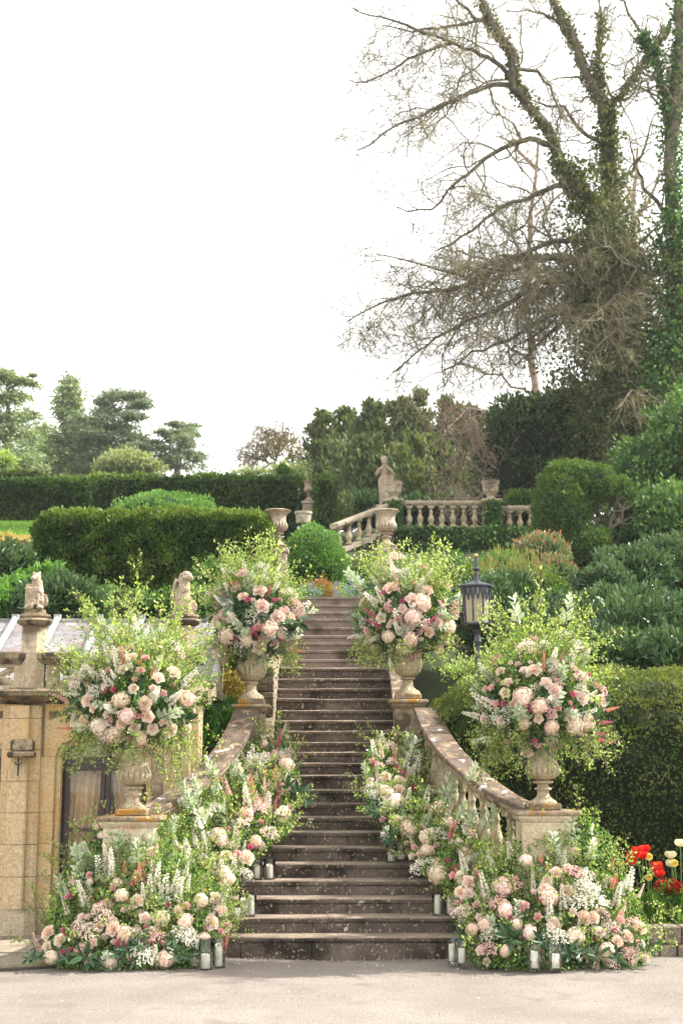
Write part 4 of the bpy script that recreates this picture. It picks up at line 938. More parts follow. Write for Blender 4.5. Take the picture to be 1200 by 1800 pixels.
bank('golden_hedge', [(15,962,30,50,22),(50,968,29.5,26,24),(-40,962,30,50,22)], 6500, .07, 'goldhedge', 'low golden-leaved hedge in front of the lawn at left', shell=.2, cores=.9, cat='hedge')
bank('leafy_shrub', [(110,960,27.3,50,40),(20,985,26,60,26)], 3500, .08, 'ivy', 'green shrub below the golden hedge', kind='hex', shell=.3)
# lawn
lz = 9.05
lawn = MB(); A = [(-30,36.0),(-7.3,36.0),(-6.4,44),(-30,47)]
V = [(x, y, float(np.interp(y, [36,47], [8.35-1.0, 10.05]))) for x, y in A]
pl = put('lawn', MB().add([(U(-300,950,34).x,34,U(0,950,34).z),(U(75,950,34).x,34,U(0,950,34).z),(U(175,915,48).x,48,U(0,915,48).z),(U(-300,915,48).x,48,U(0,915,48).z)], [(0,1,2,3)]).mesh('lawn', M['box']), kind='structure')
n = 9000; q = rng.random(n); yy = 34+14*q; x0 = np.interp(yy, [34,48], [U(-60,950,34).x, U(-60,915,48).x]); x1 = np.interp(yy, [34,48], [U(75,950,34).x, U(175,915,48).x]); zz = np.interp(yy, [34,48], [U(0,950,34).z, U(0,915,48).z])
P = np.stack([x0+(x1-x0)*rng.random(n), yy, zz], 1); put('lawn_grass', leaf_mesh('lawn_grass', P, rng.normal(size=(n,3))*.5+[0,0,1], rng.uniform(.05,.1,n), M['grass'], ratio=.35), kind='stuff')
# --- ferny plants left of the balustrade, in the shade of the rubble wall
bank('leafy_shrub', [(385,1290,17.3,42,40),(355,1310,17.0,30,30),(405,1265,17.5,22,26)], 2600, .11, 'laurel_light', 'bright green large-leaved shrub outside the left balustrade', kind='hex', ratio=.5, shell=.35, cores=.8)
bank('yellow_fern', [(395,1200,18.0,28,22),(375,1235,17.9,26,22),(420,1225,17.9,14,26)], 900, .06, 'goldhedge', 'yellow-green creeper hanging on the dark rubble wall', core=None, shell=1.0, kind='hex')
bank('wall_creeper', [(365,1170,18.2,30,45),(400,1150,18.3,40,30)], 2600, .06, 'ivy', 'dark creeper along the top of the rubble wall', shell=.6, core=None, kind='hex')
# --- right bank
bank('laurel_bank', [(1130,1125,20.5,120,66),(1010,1110,20.8,70,55),(1230,1120,20.5,90,80),(1060,1160,19.6,110,40),(1180,1165,19.6,100,42),(1100,1085,21.6,90,50),(950,1130,20.6,60,50)], 21000, .13, 'laurel', 'broad bank of dark glossy laurel above the clipped hedge', kind='hex', ratio=.30, up=.75, shell=.18, cores=.92)
bank('laurel_bank', [(860,1090,21,60,70),(900,1060,22,50,50),(800,1080,21.5,60,60)], 9000, .11, 'laurel', 'glossy laurel bush behind the gothic lantern', kind='hex', ratio=.34, up=.7, shell=.25, cores=.88)
bank('laurel_bush', [(1110,1010,26,75,50),(1170,1000,26.5,60,55),(1060,1030,25,50,36)], 12000, .10, 'laurel', 'spotted laurel with small pale flowers below the arched yew', kind='hex', ratio=.4, up=.6, shell=.25, cores=.88)
bank('leafy_shrub', [(880,1010,27,55,38),(935,1030,26,55,34),(840,1030,26.5,40,36),(985,1055,25,30,20)], 9000, .07, 'box', 'light olive-green mixed shrubs below the ivy wall', shell=.5, cores=.7)
bank('leafy_shrub', [(780,1020,27,55,50),(735,1040,26.5,50,45)], 6000, .07, 'ivy', 'dark green shrubs behind the upper right flowers', shell=.4, cores=.8)
bank('reedy_stems', [(905,1010,25.6,70,34)], 900, .14, 'reed', 'tan reedy stems rising among the light shrubs', core=None, ratio=.10, up=3.5, shell=1)
bank('photinia_bush', [(955,975,30,46,38),(975,1010,29,36,34),(930,965,30.5,28,22)], 5200, .085, 'photinia', 'red-tipped photinia bush in front of the ivy wall', kind='hex', ratio=.38, up=1.0, shell=.45, cores=.72)
bank('yellow_shrub', [(915,1165,18.2,90,16),(830,1178,18.0,60,14),(985,1162,18.4,50,12)], 3000, .05, 'lime', 'yellow-green leafy edge along the back of the clipped hedge', core=None, shell=.9)
# ivy wall below the far balustrade
IW = empty('ivy_wall', (U(800,980,42).x, 41.8, 7), label='retaining wall smothered in dark ivy below the far balustrade', cat='wall')
a = U(690,930,41.8); b = U(936,930,41.8); bot = U(800,1000,41.8).z
put('wall_face', MB().box(a.x-.2, b.x+.6, 41.75, 42.1, bot-1.5, a.z+.0).mesh('wall_face', M['rubble']), IW)
aa = U(575,965,39.8); put('ramp_wall', MB().prism([(aa.x,bot-1.5),(a.x,bot-1.5),(a.x,a.z-.12),(aa.x,U(590,960,40).z-.1)], 41.2, 41.7).mesh('ramp_wall', M['mortar']), IW)
n = 16000; P = np.stack([rng.uniform(a.x-.2, b.x+.5, n), 41.70-np.abs(rng.normal(0,.12,n)), rng.uniform(bot-.6, a.z+.05, n)], 1); P[:,1] -= .18*noise3(P, .7, 4)
put('wall_ivy', leaf_mesh('wall_ivy', P, rng.normal(size=(n,3))*.6+[0,-.6,-.3], rng.uniform(.07,.13,n), M['ivy'], ratio=.8), IW, kind='stuff')
for (px0,px1,py0,py1,nn) in ((682,706,880,935,900),(850,880,880,935,1500),(690,720,925,990,900)):
    cx, cz, hx, hz = span(px0,px1,py0,py1,41.7); P = np.stack([rng.uniform(cx-hx,cx+hx,nn), rng.uniform(41.6,41.8,nn), cz+hz*rng.uniform(-1,1,nn)], 1)
    put('pier_ivy', leaf_mesh('pier_ivy', P, rng.normal(size=(nn,3))+[0,-.6,-.2], rng.uniform(.06,.12,nn), M['ivy'], ratio=.8), IW, kind='stuff')
# arched broken topiary with bare branches
o = bank('arched_yew_topiary', [(985,890,36,50,75),(1000,850,36,52,42),(1040,852,36,48,36),(1085,862,36.2,30,24),(975,940,36,42,55),(1020,960,36,60,40)], 30000, .085, 'archbox', 'big clipped yew arch with a bare hole showing pale branches', shell=.12, disp=.07, cores=.94, cat='topiary', tmul=.75)
mb = MB(); b0 = np.array(U(1070,985,36.6)); tips = [(1040,900),(1060,875),(1085,870),(1100,880),(1075,900),(1050,930),(1030,945),(1095,905)]
for (px, py) in tips:
    e = np.array(U(px, py, 35.8+random.random()*.5)); m1 = b0*.55+e*.45+rng.normal(size=3)*.18; m2 = b0*.25+e*.75+rng.normal(size=3)*.12; mb.tube([b0, m1, m2, e], [.07,.05,.035,.015], 6)
    for _ in range(4): q = m2+rng.normal(size=3)*.25+[0,-.1,.15]; mb.tube([m2, (m2+q)/2+rng.normal(size=3)*.06, q], [.02,.014,.006], 4)
put('bare_branch', edge_smooth(mb.mesh('bare_branch', M['bark_pale'])), o)
bank('clipped_ball', [(915,880,46,28,16)], 1800, .10, 'box', 'low clipped green hedge top behind the right end of the balustrade', shell=.15, cores=.92, cat='hedge')

# ------------------------------------------------------------------ trees
def grow(out, pts, r0, r1, lvl, maxl, dens, seg, plane=.55, lenf=(.35,.6), droop=-.02, minlen=.25, tips=None, up=.1):
    pts = np.asarray(pts, float); k = len(pts); rad = np.linspace(r0, r1, k); out.append((pts, rad, lvl))
    L = np.concatenate([[0], np.cumsum(np.linalg.norm(np.diff(pts, axis=0), axis=1))]); tot = L[-1]
    if tips is not None and lvl == maxl: tips.append(pts[-1]); 
    if lvl >= maxl: return
    nb = max(2, int(tot*dens[lvl])); s = random.choice([-1, 1])
    for i in range(nb):
        t = .12+.88*(i+random.random()*.8)/nb
        if t >= 1: t = .99
        d = t*tot; j = min(k-2, int(np.searchsorted(L, d)-1)); j = max(j, 0); f = (d-L[j])/max(1e-6, L[j+1]-L[j]); p = pts[j]*(1-f)+pts[j+1]*f
        T = pts[j+1]-pts[j]; T = T/np.linalg.norm(T)
        ax = np.array([0, -1, 0])*1.0+rng.normal(size=3)*plane; side = np.cross(ax, T); side /= np.linalg.norm(side)+1e-9; s = -s
        a = random.uniform(.5, 1.15); dr = T*math.cos(a)+side*s*math.sin(a); 
        ln = max(minlen*.6, tot*random.uniform(*lenf)*(1.15-.75*t)); 
        ln = min(ln, (2.9, 1.5, .6)[min(lvl, 2)])
        if lvl >= 1: ln = max(ln, minlen)
        ns = max(3, min(8, int(ln/seg)+2)) if lvl < 1 else (4 if lvl == 1 else 2); q = [p]; v = dr
        for _ in range(ns):
            v = v+rng.normal(size=3)*.36+np.array([0, 0, droop*6+up*random.random()]); v = v/np.linalg.norm(v); q.append(q[-1]+v*ln/ns)
        rr = max(.009, rad[j]*random.uniform(.30, .48)) if lvl < 2 else max(.007, rad[j]*.6)
        grow(out, q, rr, max(.005, rr*.35), lvl+1, maxl, dens, seg, plane, lenf, droop, minlen, tips, up)
def tubes_mesh(name, segs, mat, scale_r=1.0, minr=.0):
    Vs = []; Ls = []; base = 0; cn = 0
    for pts, rad, lvl in segs:
        n = 7 if lvl == 0 else (4 if lvl == 1 else 3); k = len(pts); T = np.gradient(pts, axis=0); T = unit(T); up = np.array([.2, .9, .3]); A = unit(np.cross(T, up)); B = np.cross(T, A)
        an = np.arange(n)*2*np.pi/n; rr = np.maximum(rad*scale_r, minr)
        V = pts[:, None]+rr[:, None, None]*(A[:, None]*np.cos(an)[None, :, None]+B[:, None]*np.sin(an)[None, :, None]); Vs.append(V.reshape(-1, 3))
        i = np.arange(k-1)[:, None]*n; q = np.arange(n)[None]; q2 = (q+1) % n
        F = np.stack([i+q, i+q2, i+n+q2, i+n+q], -1).reshape(-1, 4)+base; Ls.append(F); base += k*n
    F = np.concatenate(Ls); return raw_mesh(name, np.concatenate(Vs), F.ravel(), np.full(len(F), 4), mat, True)
def limb_px(P, Y0, Y1, wob=.5, sub=3):
    P = np.array(P, float); n = len(P); tt = np.linspace(0, n-1, (n-1)*sub+1); px = np.interp(tt, range(n), P[:, 0]); py = np.interp(tt, range(n), P[:, 1])
    px[1:-1] += rng.normal(0, 2.2, len(px)-2); py[1:-1] += rng.normal(0, 2.2, len(px)-2)
    Yv = np.linspace(Y0, Y1, len(tt))+np.sin(np.linspace(0, 5, len(tt)))*wob; return UA(px, py, Yv)
def ivy_on(pts, rad, n, spread, size, z_t=None):
    L = np.linspace(0, 1, len(pts)); t = rng.random(n); C = np.stack([np.interp(t, L, pts[:, i]) for i in range(3)], 1); sp = np.interp(t, L, spread if not np.isscalar(spread) else [spread]*len(pts))
    D = unit(rng.normal(size=(n, 3))); P = C+D*(sp*(.35+.9*rng.random(n)))[:, None]*(1+.6*noise3(C*1.3+D, .8, 9))[:, None]; return P, D
def big_tree(name, trunk, limbs, label, Y, r=(.32,.07), ivy=None, group=None, dens=(3.4,5.0,6.5), limb_r=.11, twigs=True, mat='bark', ivym='ivy_dark', sr=1.0, budm=None, extra_trunks=()):
    base = trunk[0]; T = limb_px(trunk, Y, Y, .2); o = empty(name, tuple(T[0]), label=label, cat='tree', group=group)
    segs = [(T, np.linspace(r[0], r[1], len(T)), 0)]
    for et in extra_trunks: E_ = limb_px(et, Y, Y+.8, .3); segs.append((E_, np.linspace(r[0]*.6, r[1]*.7, len(E_)), 0))
    put('trunk', tubes_mesh('trunk', segs, M[mat]), o)
    tw = []; tips = []
    for l in limbs:
        lr = l[3] if len(l) > 3 else limb_r
        pts = limb_px(l[0], l[1], l[2]); loc = []; grow(loc, pts, lr, .02, 0, 3 if twigs else 2, dens, .22, tips=tips); put('limb', tubes_mesh('limb', [loc[0]], M[mat]), o); tw += loc[1:]
    for (TT, rr, _) in segs:
        loc = []; grow(loc, TT[int(len(TT)*.62):], .06, .03, 0, 3, (1.6, 3.6, 4.6) if mat == 'bark' else (.3,2,2.5), .25, tips=tips, lenf=(.20,.36)); tw += loc[1:]
    put('crown', tubes_mesh('crown', tw, M['twig_far' if mat == 'bark' else mat], sr), o, kind='stuff')
    if ivy:
        Ps, Ds = [], []
        for (pp, n, s0, s1) in ivy:
            L = limb_px(pp, Y-.1, Y, .1); P, D = ivy_on(L, None, n, np.linspace(s0, s1, len(L)), .1); Ps.append(P); Ds.append(D)
        P = np.concatenate(Ps); D = np.concatenate(Ds); put('ivy', leaf_mesh('ivy', P, D*.5+rng.normal(size=D.shape)*.6+[0,0,-.2], rng.uniform(.09,.17,len(P)), M[ivym], ratio=.75), o, kind='stuff')
    if budm and tips:
        tp = np.array(tips); tp = tp[rng.random(len(tp)) < .8]; tp = np.repeat(tp, 2, 0)+rng.normal(size=(len(tp)*2,3))*.08
        put('buds', leaf_mesh('buds', tp, rng.normal(size=tp.shape), rng.uniform(.04,.07,len(tp)), M[budm], ratio=.6), o, kind='stuff')
    return o
big_tree('ivy_clad_tree', [(1110,880),(1105,760),(1100,650),(1095,500),(1075,450),(1040,365),(1015,325),(985,290),(968,235),(925,180),(905,150),(900,95),(872,50),(845,-5),(820,-60)],
  [([(925,175),(900,150),(885,118),(840,95),(800,75),(740,55),(665,30),(618,14)], 45, 43.5), ([(872,42),(850,37),(790,45),(720,55),(672,44)], 45, 44.2, .08), ([(925,160),(890,146),(850,155),(800,175),(740,205),(700,220),(628,264)], 45, 43.5),
   ([(968,255),(930,245),(880,260),(835,295),(800,320),(760,370),(697,364)], 45, 44, .11), ([(1015,325),(975,330),(940,340),(880,365),(840,395),(795,430),(765,442)], 45, 43.6), ([(905,120),(945,125),(965,150),(985,200),(975,250)], 45, 46, .08),
   ([(1075,460),(1015,420),(960,430),(920,445),(860,465),(820,485),(750,470),(658,446)], 45, 43), ([(1080,480),(1000,455),(920,450),(860,480),(820,500),(790,512),(725,515),(675,530),(608,566)], 45, 42.6, .15),
   ([(1095,520),(1020,490),(940,500),(880,540),(800,575),(750,605),(690,655)], 45, 43.2, .12), ([(1095,560),(1020,540),(950,560),(890,600),(830,620),(780,650)], 45, 44, .10), ([(860,55),(820,15),(780,-20),(740,-30)], 45, 44, .08), ([(800,75),(750,90),(700,115),(640,150),(612,140)], 44.2, 43.4, .06)],
  'tall bare tree with ivy-wrapped stem whose long limbs reach left over the sky', 45,
  ivy=[([(1110,860),(1100,650)], 16000, 1.0, 1.0), ([(1100,650),(1095,500),(1075,450)], 13000, 1.5, 1.0), ([(1075,450),(1040,365),(1015,325),(985,290)], 5000, .65, .36), ([(985,290),(968,235),(925,180),(905,150),(900,95),(872,50),(845,0)], 2600, .24, .14)], group='tall ivy-clad trees', budm=None, dens=(3.4,5.0,6.8))
big_tree('ivy_clad_tree', [(1150,900),(1120,740),(1095,600),(1080,500),(1068,380),(1066,280),(1068,220),(1050,165),(1025,120),(1000,50),(965,-10)],
  [([(1066,200),(1090,165),(1125,120),(1150,80),(1172,48),(1195,10)], 47, 46, .13), ([(1060,190),(1050,120),(1052,50),(1060,-20)], 47, 47.5, .14), ([(1010,80),(980,40),(940,20),(890,20)], 47, 46, .08), ([(1068,260),(1020,230),(990,190),(960,185),(930,175)], 47, 46, .09), ([(1068,330),(1110,300),(1130,260),(1150,200)], 47, 48, .09),
   ([(1080,480),(1020,470),(970,500),(930,530),(880,550)], 47, 45, .1), ([(1085,540),(1030,530),(990,560),(940,610),(900,650)], 47, 45, .1), ([(1090,440),(1130,420),(1170,380)], 47, 46, .08)],
  'tall bare tree with olive ivy thick on its middle, centre of the right-hand group', 47, ivy=[([(1150,880),(1110,700)], 9000, 1.1, 1.1), ([(1110,700),(1070,590),(1050,500),(1060,430)], 22000, 1.9, 1.3), ([(1078,430),(1067,300),(1068,200)], 5500, .7, .30), ([(1068,220),(1050,165),(1025,120),(1000,50),(970,0)], 2200, .26, .16), ([(1070,205),(1125,120),(1172,48)], 800, .2, .14), ([(1060,190),(1050,120),(1055,20)], 900, .22, .16)], group='tall ivy-clad trees', r=(.34,.08))
big_tree('ivy_clad_tree', [(1195,900),(1180,760),(1175,640),(1188,520),(1188,420),(1178,320),(1180,240),(1192,150),(1196,60),(1185,-20)],
  [([(1178,280),(1172,200),(1155,110),(1125,60),(1095,5),(1080,-20)], 44, 44.5, .12), ([(1188,400),(1160,370),(1130,330),(1115,290),(1105,240)], 44, 43, .1), ([(1188,500),(1150,480),(1110,470),(1070,440),(1040,420)], 44, 42.5, .1), ([(1180,600),(1140,560),(1100,560),(1060,600),(1030,640)], 44, 42.5, .11), ([(1185,180),(1215,130),(1240,80)], 44, 44, .12), ([(1178,660),(1150,690),(1110,690),(1080,720)], 44, 42, .09), ([(1188,520),(1130,510),(1080,520),(1040,560),(1000,600)], 44, 42.4, .1)],
  'tall ivy-covered tree at the right edge of the picture', 44, ivy=[([(1195,900),(1178,760),(1172,640)], 17000, 1.2, 1.0), ([(1175,640),(1188,520),(1185,380)], 9000, .8, .5), ([(1185,380),(1180,240),(1192,120),(1190,0)], 4500, .36, .24), ([(1172,200),(1155,110),(1125,60)], 1200, .25, .2)], group='tall ivy-clad trees', ivym='ivy', r=(.36,.11))
# hazy lacy tree with reddish buds behind
big_tree('budding_tree', [(960,860),(950,740),(935,640),(925,540),(930,440),(940,340),(945,250)],
  [([(935,640),(880,600),(820,560),(760,540),(700,560)], 56, 54, .06), ([(930,560),(880,500),(820,470),(760,450)], 56, 55, .06), ([(930,460),(880,400),(840,350),(790,330)], 56, 55, .06), ([(940,700),(880,660),(810,640),(760,660),(710,700)], 56, 54, .06), ([(935,600),(990,560),(1040,500)], 56, 56, .06), ([(940,380),(1000,330),(1060,300)], 56, 56, .06), ([(945,750),(880,720),(820,720),(780,760)], 56, 54.5, .06), ([(945,300),(900,250),(870,240)], 56, 56, .1)],
  'hazy pinkish-brown budding tree behind the bare limbs', 56, mat='bark_red', dens=(2.0,3.4,4.2), budm='pink_bud', sr=.8, r=(.20,.06))
big_tree('budding_tree', [(1120,700),(1115,560),(1110,440),(1115,330),(1120,260)], [([(1110,460),(1060,400),(1020,340)], 60, 60, .12), ([(1112,400),(1150,330),(1180,280)], 60, 60, .12), ([(1112,520),(1160,460),(1200,430)], 60, 60, .12), ([(1112,350),(1080,300),(1060,270)], 60, 60, .1)],
  'second pink budding tree glimpsed between the ivy-clad trunks', 60, mat='bark_red', dens=(1.4,2.2,2.8), budm='pink_bud', sr=.8, r=(.2,.06))
# blossoming pink sprays by the balustrade
big_tree('blossom_tree', [(905,900),(890,840),(850,780),(830,740)], [([(890,850),(850,830),(810,800),(785,760),(770,730)], 48, 47, .05), ([(895,870),(850,870),(810,880),(785,875)], 48, 46, .05), ([(850,780),(820,760),(800,720),(790,690)], 48, 47, .05), ([(880,830),(840,800),(830,760),(820,720)], 48, 47, .05)],
  'small pink-budded tree arching above the far balustrade', 48, r=(.10,.04), mat='bark_red', dens=(4,5,6), budm='pink_bud')
# pale deciduous tree on the left skyline
big_tree('young_leaf_tree', [(487,880),(485,830),(484,800),(482,770)], [([(485,810),(460,785),(435,775)], 75, 74,.07), ([(485,800),(505,775),(530,770)], 75, 76,.07), ([(484,790),(470,765),(455,755)], 75, 75,.07), ([(484,785),(500,760),(510,752)], 75, 75,.07), ([(485,820),(450,805),(425,810)], 75, 74,.07), ([(485,820),(515,800),(540,800)], 75, 75,.07), ([(482,775),(482,760),(485,750)], 75, 75,.07)],
  'small round tree with yellowish young leaves on the skyline', 75, r=(.12,.05), mat='bark_pale', dens=(5,6,6), budm='twigleaf', sr=2.6, limb_r=.05)
tmp_ = bank('young_leaves', [(485,790,75,52,34),(450,800,75,30,20),(520,795,75,28,20)], 1700, .13, 'twigleaf', 'sparse young yellow leaves of the small skyline tree', core=None, shell=.9, cat='tree')
yt_ = [o for o in bpy.data.objects if o.name.startswith('young_leaf_tree') and o.type == 'EMPTY'][0]
for ch in list(tmp_.children):
    ch.parent = yt_; ch.matrix_parent_inverse = Matrix.Translation(yt_.location).inverted(); ch.name = 'young_leaves'
bpy.data.objects.remove(tmp_)
# holly mass and yews
bank('holly_tree', [(950,790,49,95,88),(1010,740,49.5,95,70),(930,740,49.5,70,45),(1080,780,48,90,110),(880,800,49,45,70),(900,850,48.5,60,50),(1020,850,48,90,60)], 32000, .17, 'holly', 'huge dark holly mass behind the arched topiary', shell=.22, disp=.16, cores=.88, cat='tree', ratio=.55, core='yew_core')
bank('holly_tree', [(1150,850,39,80,90),(1210,800,39,80,110),(1130,930,37,80,70),(1200,930,36,80,80)], 26000, .14, 'ivy', 'dense dark green ivy thicket at the right below the tall trees', shell=.25, disp=.18, cores=.86, cat='tree', ratio=.6)
def yewtree(name, pxs, Y, top, basepy, w, n, label, mat='yewtree', leaf=.2, group=None):
    cx = U(pxs, basepy, Y); s = Y/FPX; o = empty(name, tuple(cx), label=label, cat='tree', group=group); H = (basepy-top)*s*1.0; W = w*s
    put('trunk', MB().tube([tuple(cx), (cx.x, cx.y, cx.z+H*.92)], [.3, .04], 7).mesh('trunk', M['bark']), o)
    nb = 60; P = []; D = []
    for i in range(nb):
        t = (i+.5)/nb; z = H*t; R_ = W*(1-t)**.75*(.45+.8*random.random())+.12; a = random.uniform(0, 6.283); L = np.array([math.cos(a), math.sin(a), 0]); m = n//nb
        q = rng.random(m)**.6; up = .55*q**2*R_+.25*q*R_
        pt = np.array([cx.x, cx.y, cx.z+z])+L*(R_*q)[:, None]+np.array([0, 0, 1])*up[:, None]+rng.normal(size=(m, 3))*(.10+.10*R_*(1-q))[:, None]*np.array([1, 1, .9])
        P.append(pt); D.append(L*.5+np.array([0, 0, .8])+rng.normal(size=(m, 3))*.4)
    P = np.concatenate(P); D = np.concatenate(D)
    put('crown', leaf_mesh('crown', P, D, rng.uniform(.6, 1.3, len(P))*leaf, M[mat], ratio=.38), o, kind='stuff')
    return o
G = 'dark yews behind the statue'
for i, (px, top, w, n, Y, lab) in enumerate([(568,738,38,6000,62,'leftmost feathery yew rising behind the distant urn'),(610,722,42,7000,63,'feathery yew behind the ramped balustrade'),(655,715,45,8000,60,'tall yew directly behind the statue'),(700,722,50,8000,58,'broad yew to the right of the statue'),(735,695,44,8000,61,'highest pointed yew right of the statue'),(785,705,50,8000,60,'shaggy yew behind the middle of the balustrade'),(828,735,48,7000,56,'dark yew left of the holly mass'),(640,780,70,7000,55,'low spreading yew behind the ramped balustrade'),(760,790,75,8000,54,'low spreading yew behind the far balustrade')]):
    yewtree('yew_tree', px, Y, top-random.uniform(0,22), 930, w*1.7, n, lab, group=G, leaf=.24)
yewtree('topiary_cone', 603, 47, 872, 930, 12, 1800, 'small dark pointed topiary left of the ramped balustrade', leaf=.12)
yewtree('topiary_cone', 590, 46.5, 885, 930, 10, 1500, 'second small pointed topiary beside the hedge pier', leaf=.12)
# conifers & cedars on the left skyline
def cedar(px, Y, base, plates, n, label, leaf=.24, mat='cedar', trunk=None):
    n = int(n*1.5)
    b = U(px, base, Y); s = Y/FPX; o = empty('cedar_tree', tuple(b), label=label, cat='tree', group='cedars on the left skyline')
    top = U(px+5, min(p[1] for p in plates)+6, Y); mb = MB(); mb.tube([tuple(b), tuple((b+top)/2+Vector((.2,0,0))), tuple(top)], [.24,.18,.07], 8)
    P = []; D = []; tot = sum(p[2] for p in plates)
    for (x, y, rx, rz) in plates:
        c = np.array(U(x, y, Y+random.uniform(-2, 2))); m = int(n*rx/tot); mb.tube([tuple(b*.0+Vector((b.x, b.y, c[2]-rz*s*1.5))), tuple(c)], [.09,.03], 5)
        k = max(3, int(rx/6)); 
        for _ in range(k):
            cc = c+np.array([random.uniform(-1,1)*rx*s*.75, random.uniform(-1,1)*rx*s*.8, random.uniform(-1.2,.9)*rz*s]); mm = m//k
            q = rng.normal(size=(mm,3))*np.array([rx*s*.30, rx*s*.34, rz*s*.36]); q[:,2] -= .12*np.abs(q[:,0]); P.append(cc+q); D.append(rng.normal(size=(mm,3))*[1,1,.35]+[0,0,.15])
    xs0 = [p[0] for p in plates]; ys0 = [p[1] for p in plates]; m = int(n*.2); ky = rng.uniform(min(ys0)+8, 850, m); hw = np.interp(ky, sorted(ys0), [p[2]*1.1 for p in sorted(plates, key=lambda p: p[1])]); kx = (min(xs0)+max(xs0))/2+rng.normal(0, .5, m)*hw*1.1
    q = UA(kx, ky, Y+rng.normal(0, 1.2, m)); q += (.8*noise3(q, .25, 5))[:, None]*np.array([1,0,.4]); P.append(q); D.append(rng.normal(size=(m,3))*[1,1,.5])
    put('trunk', edge_smooth(mb.mesh('trunk', M['bark'])), o)
    P = np.concatenate(P); D = np.concatenate(D); put('crown', leaf_mesh('crown', P, D, rng.uniform(.6,1.3,len(P))*leaf, M[mat], ratio=.4), o, kind='stuff')
cedar(193, 90, 850, [(215,695,45,7),(180,705,25,6),(235,712,28,6),(200,722,30,6),(240,730,25,6),(160,742,40,7),(205,750,30,5),(185,768,50,8),(150,790,30,7),(230,775,30,6),(200,800,60,8),(245,790,35,7),(165,820,50,8),(265,775,25,5),(225,825,50,8)], 14000, 'broad flat-topped cedar left of centre on the skyline')
cedar(308, 88, 850, [(318,748,28,5),(300,757,22,4),(335,760,15,5),(290,770,18,5),(325,775,25,6),(300,790,28,6),(335,800,25,6),(310,815,30,6),(350,805,10,4),(285,805,16,5)], 5500, 'smaller flat-topped cedar standing alone on the skyline', leaf=.22)
def conifer(px, Y, top, base, w, n, label, mat='conifer', leaf=.30, bare=False):
    n = int(n*1.4)
    b = U(px, base, Y); s = Y/FPX; H = (base-top)*s; W = w*s; o = empty('conifer_tree', tuple(b), label=label, cat='tree', group='tall hazy conifers at far left')
    mb = MB().tube([tuple(b), (b.x, b.y, b.z+H)], [.22,.04], 7); P = []; D = []; nb = 70
    for i in range(nb):
        t = (i+random.random())/nb; z = H*t; R_ = W*((1-t)**.9*.9+.06)*random.uniform(.45,1.2); a = random.uniform(0, 6.283); L = np.array([math.cos(a), math.sin(a), 0]); m = max(6, int(n/nb*(1.3-t)))
        q = rng.random(m)**.7; pt = np.array([b.x, b.y, b.z+z])+L*(R_*q)[:,None]+np.array([0,0,1])*((-.35*q+.25*q**3)*R_)[:,None]+rng.normal(size=(m,3))*[.35,.35,.22]
        P.append(pt); D.append(L*.8+rng.normal(size=(m,3))*.5+[0,0,-.3]); mb.tube([(b.x,b.y,b.z+z),(b.x+L[0]*R_*.8,b.y+L[1]*R_*.8,b.z+z-.2*R_)], [.05,.02], 4)
    put('trunk', mb.mesh('trunk', M['bark']), o); P = np.concatenate(P); D = np.concatenate(D); put('crown', leaf_mesh('crown', P, D, rng.uniform(.6,1.3,len(P))*leaf, M[mat], ratio=.35), o, kind='stuff')
conifer(118, 92, 655, 850, 62, 13000, 'tall spire-topped conifer with drooping hazy boughs')
conifer(75, 94, 740, 850, 60, 6000, 'lower hazy conifer filling the gap left of the spire-topped one')
conifer(160, 95, 730, 850, 60, 6000, 'hazy conifer between the spire-topped conifer and the broad cedar')
cedar(8, 86, 850, [(20,665,30,8),(-10,655,30,8),(45,672,20,6),(10,690,40,8),(60,660,6,3),(20,730,45,9),(50,735,20,6),(0,760,50,10),(35,770,40,9),(10,800,60,12),(40,815,40,10)], 9000, 'ragged dark conifer cut by the left edge of the picture', mat='conifer')
bank('pale_shrub', [(225,815,70,50,22),(190,825,70,30,14),(262,825,70,30,14)], 4500, .22, 'pale_leaf', 'pale young-leaved shrubs behind the long square hedge', core=None, shell=.9, group=None)
bank('lime_shrub', [(5,812,62,26,18),(-20,810,62,30,22)], 3000, .16, 'lime', 'sunlit lime shrub above the far left hedge', core=None, shell=.9)
bank('lacy_shrub', [(505,828,60,45,12),(440,832,62,40,10)], 2500, .14, 'pale_leaf', 'wispy pale shrub tops above the far hedge beneath the round tree', core=None, shell=.95)

bank('dark_evergreen', [(900,905,50,60,26),(950,900,50,50,30),(840,905,50,50,22),(780,900,51,60,26),(720,900,51,50,26),(640,900,51,60,30)], 14000, .2, 'holly', 'low dark evergreens filling in behind the far balustrade', shell=.3, cores=.9, core='yew_core')
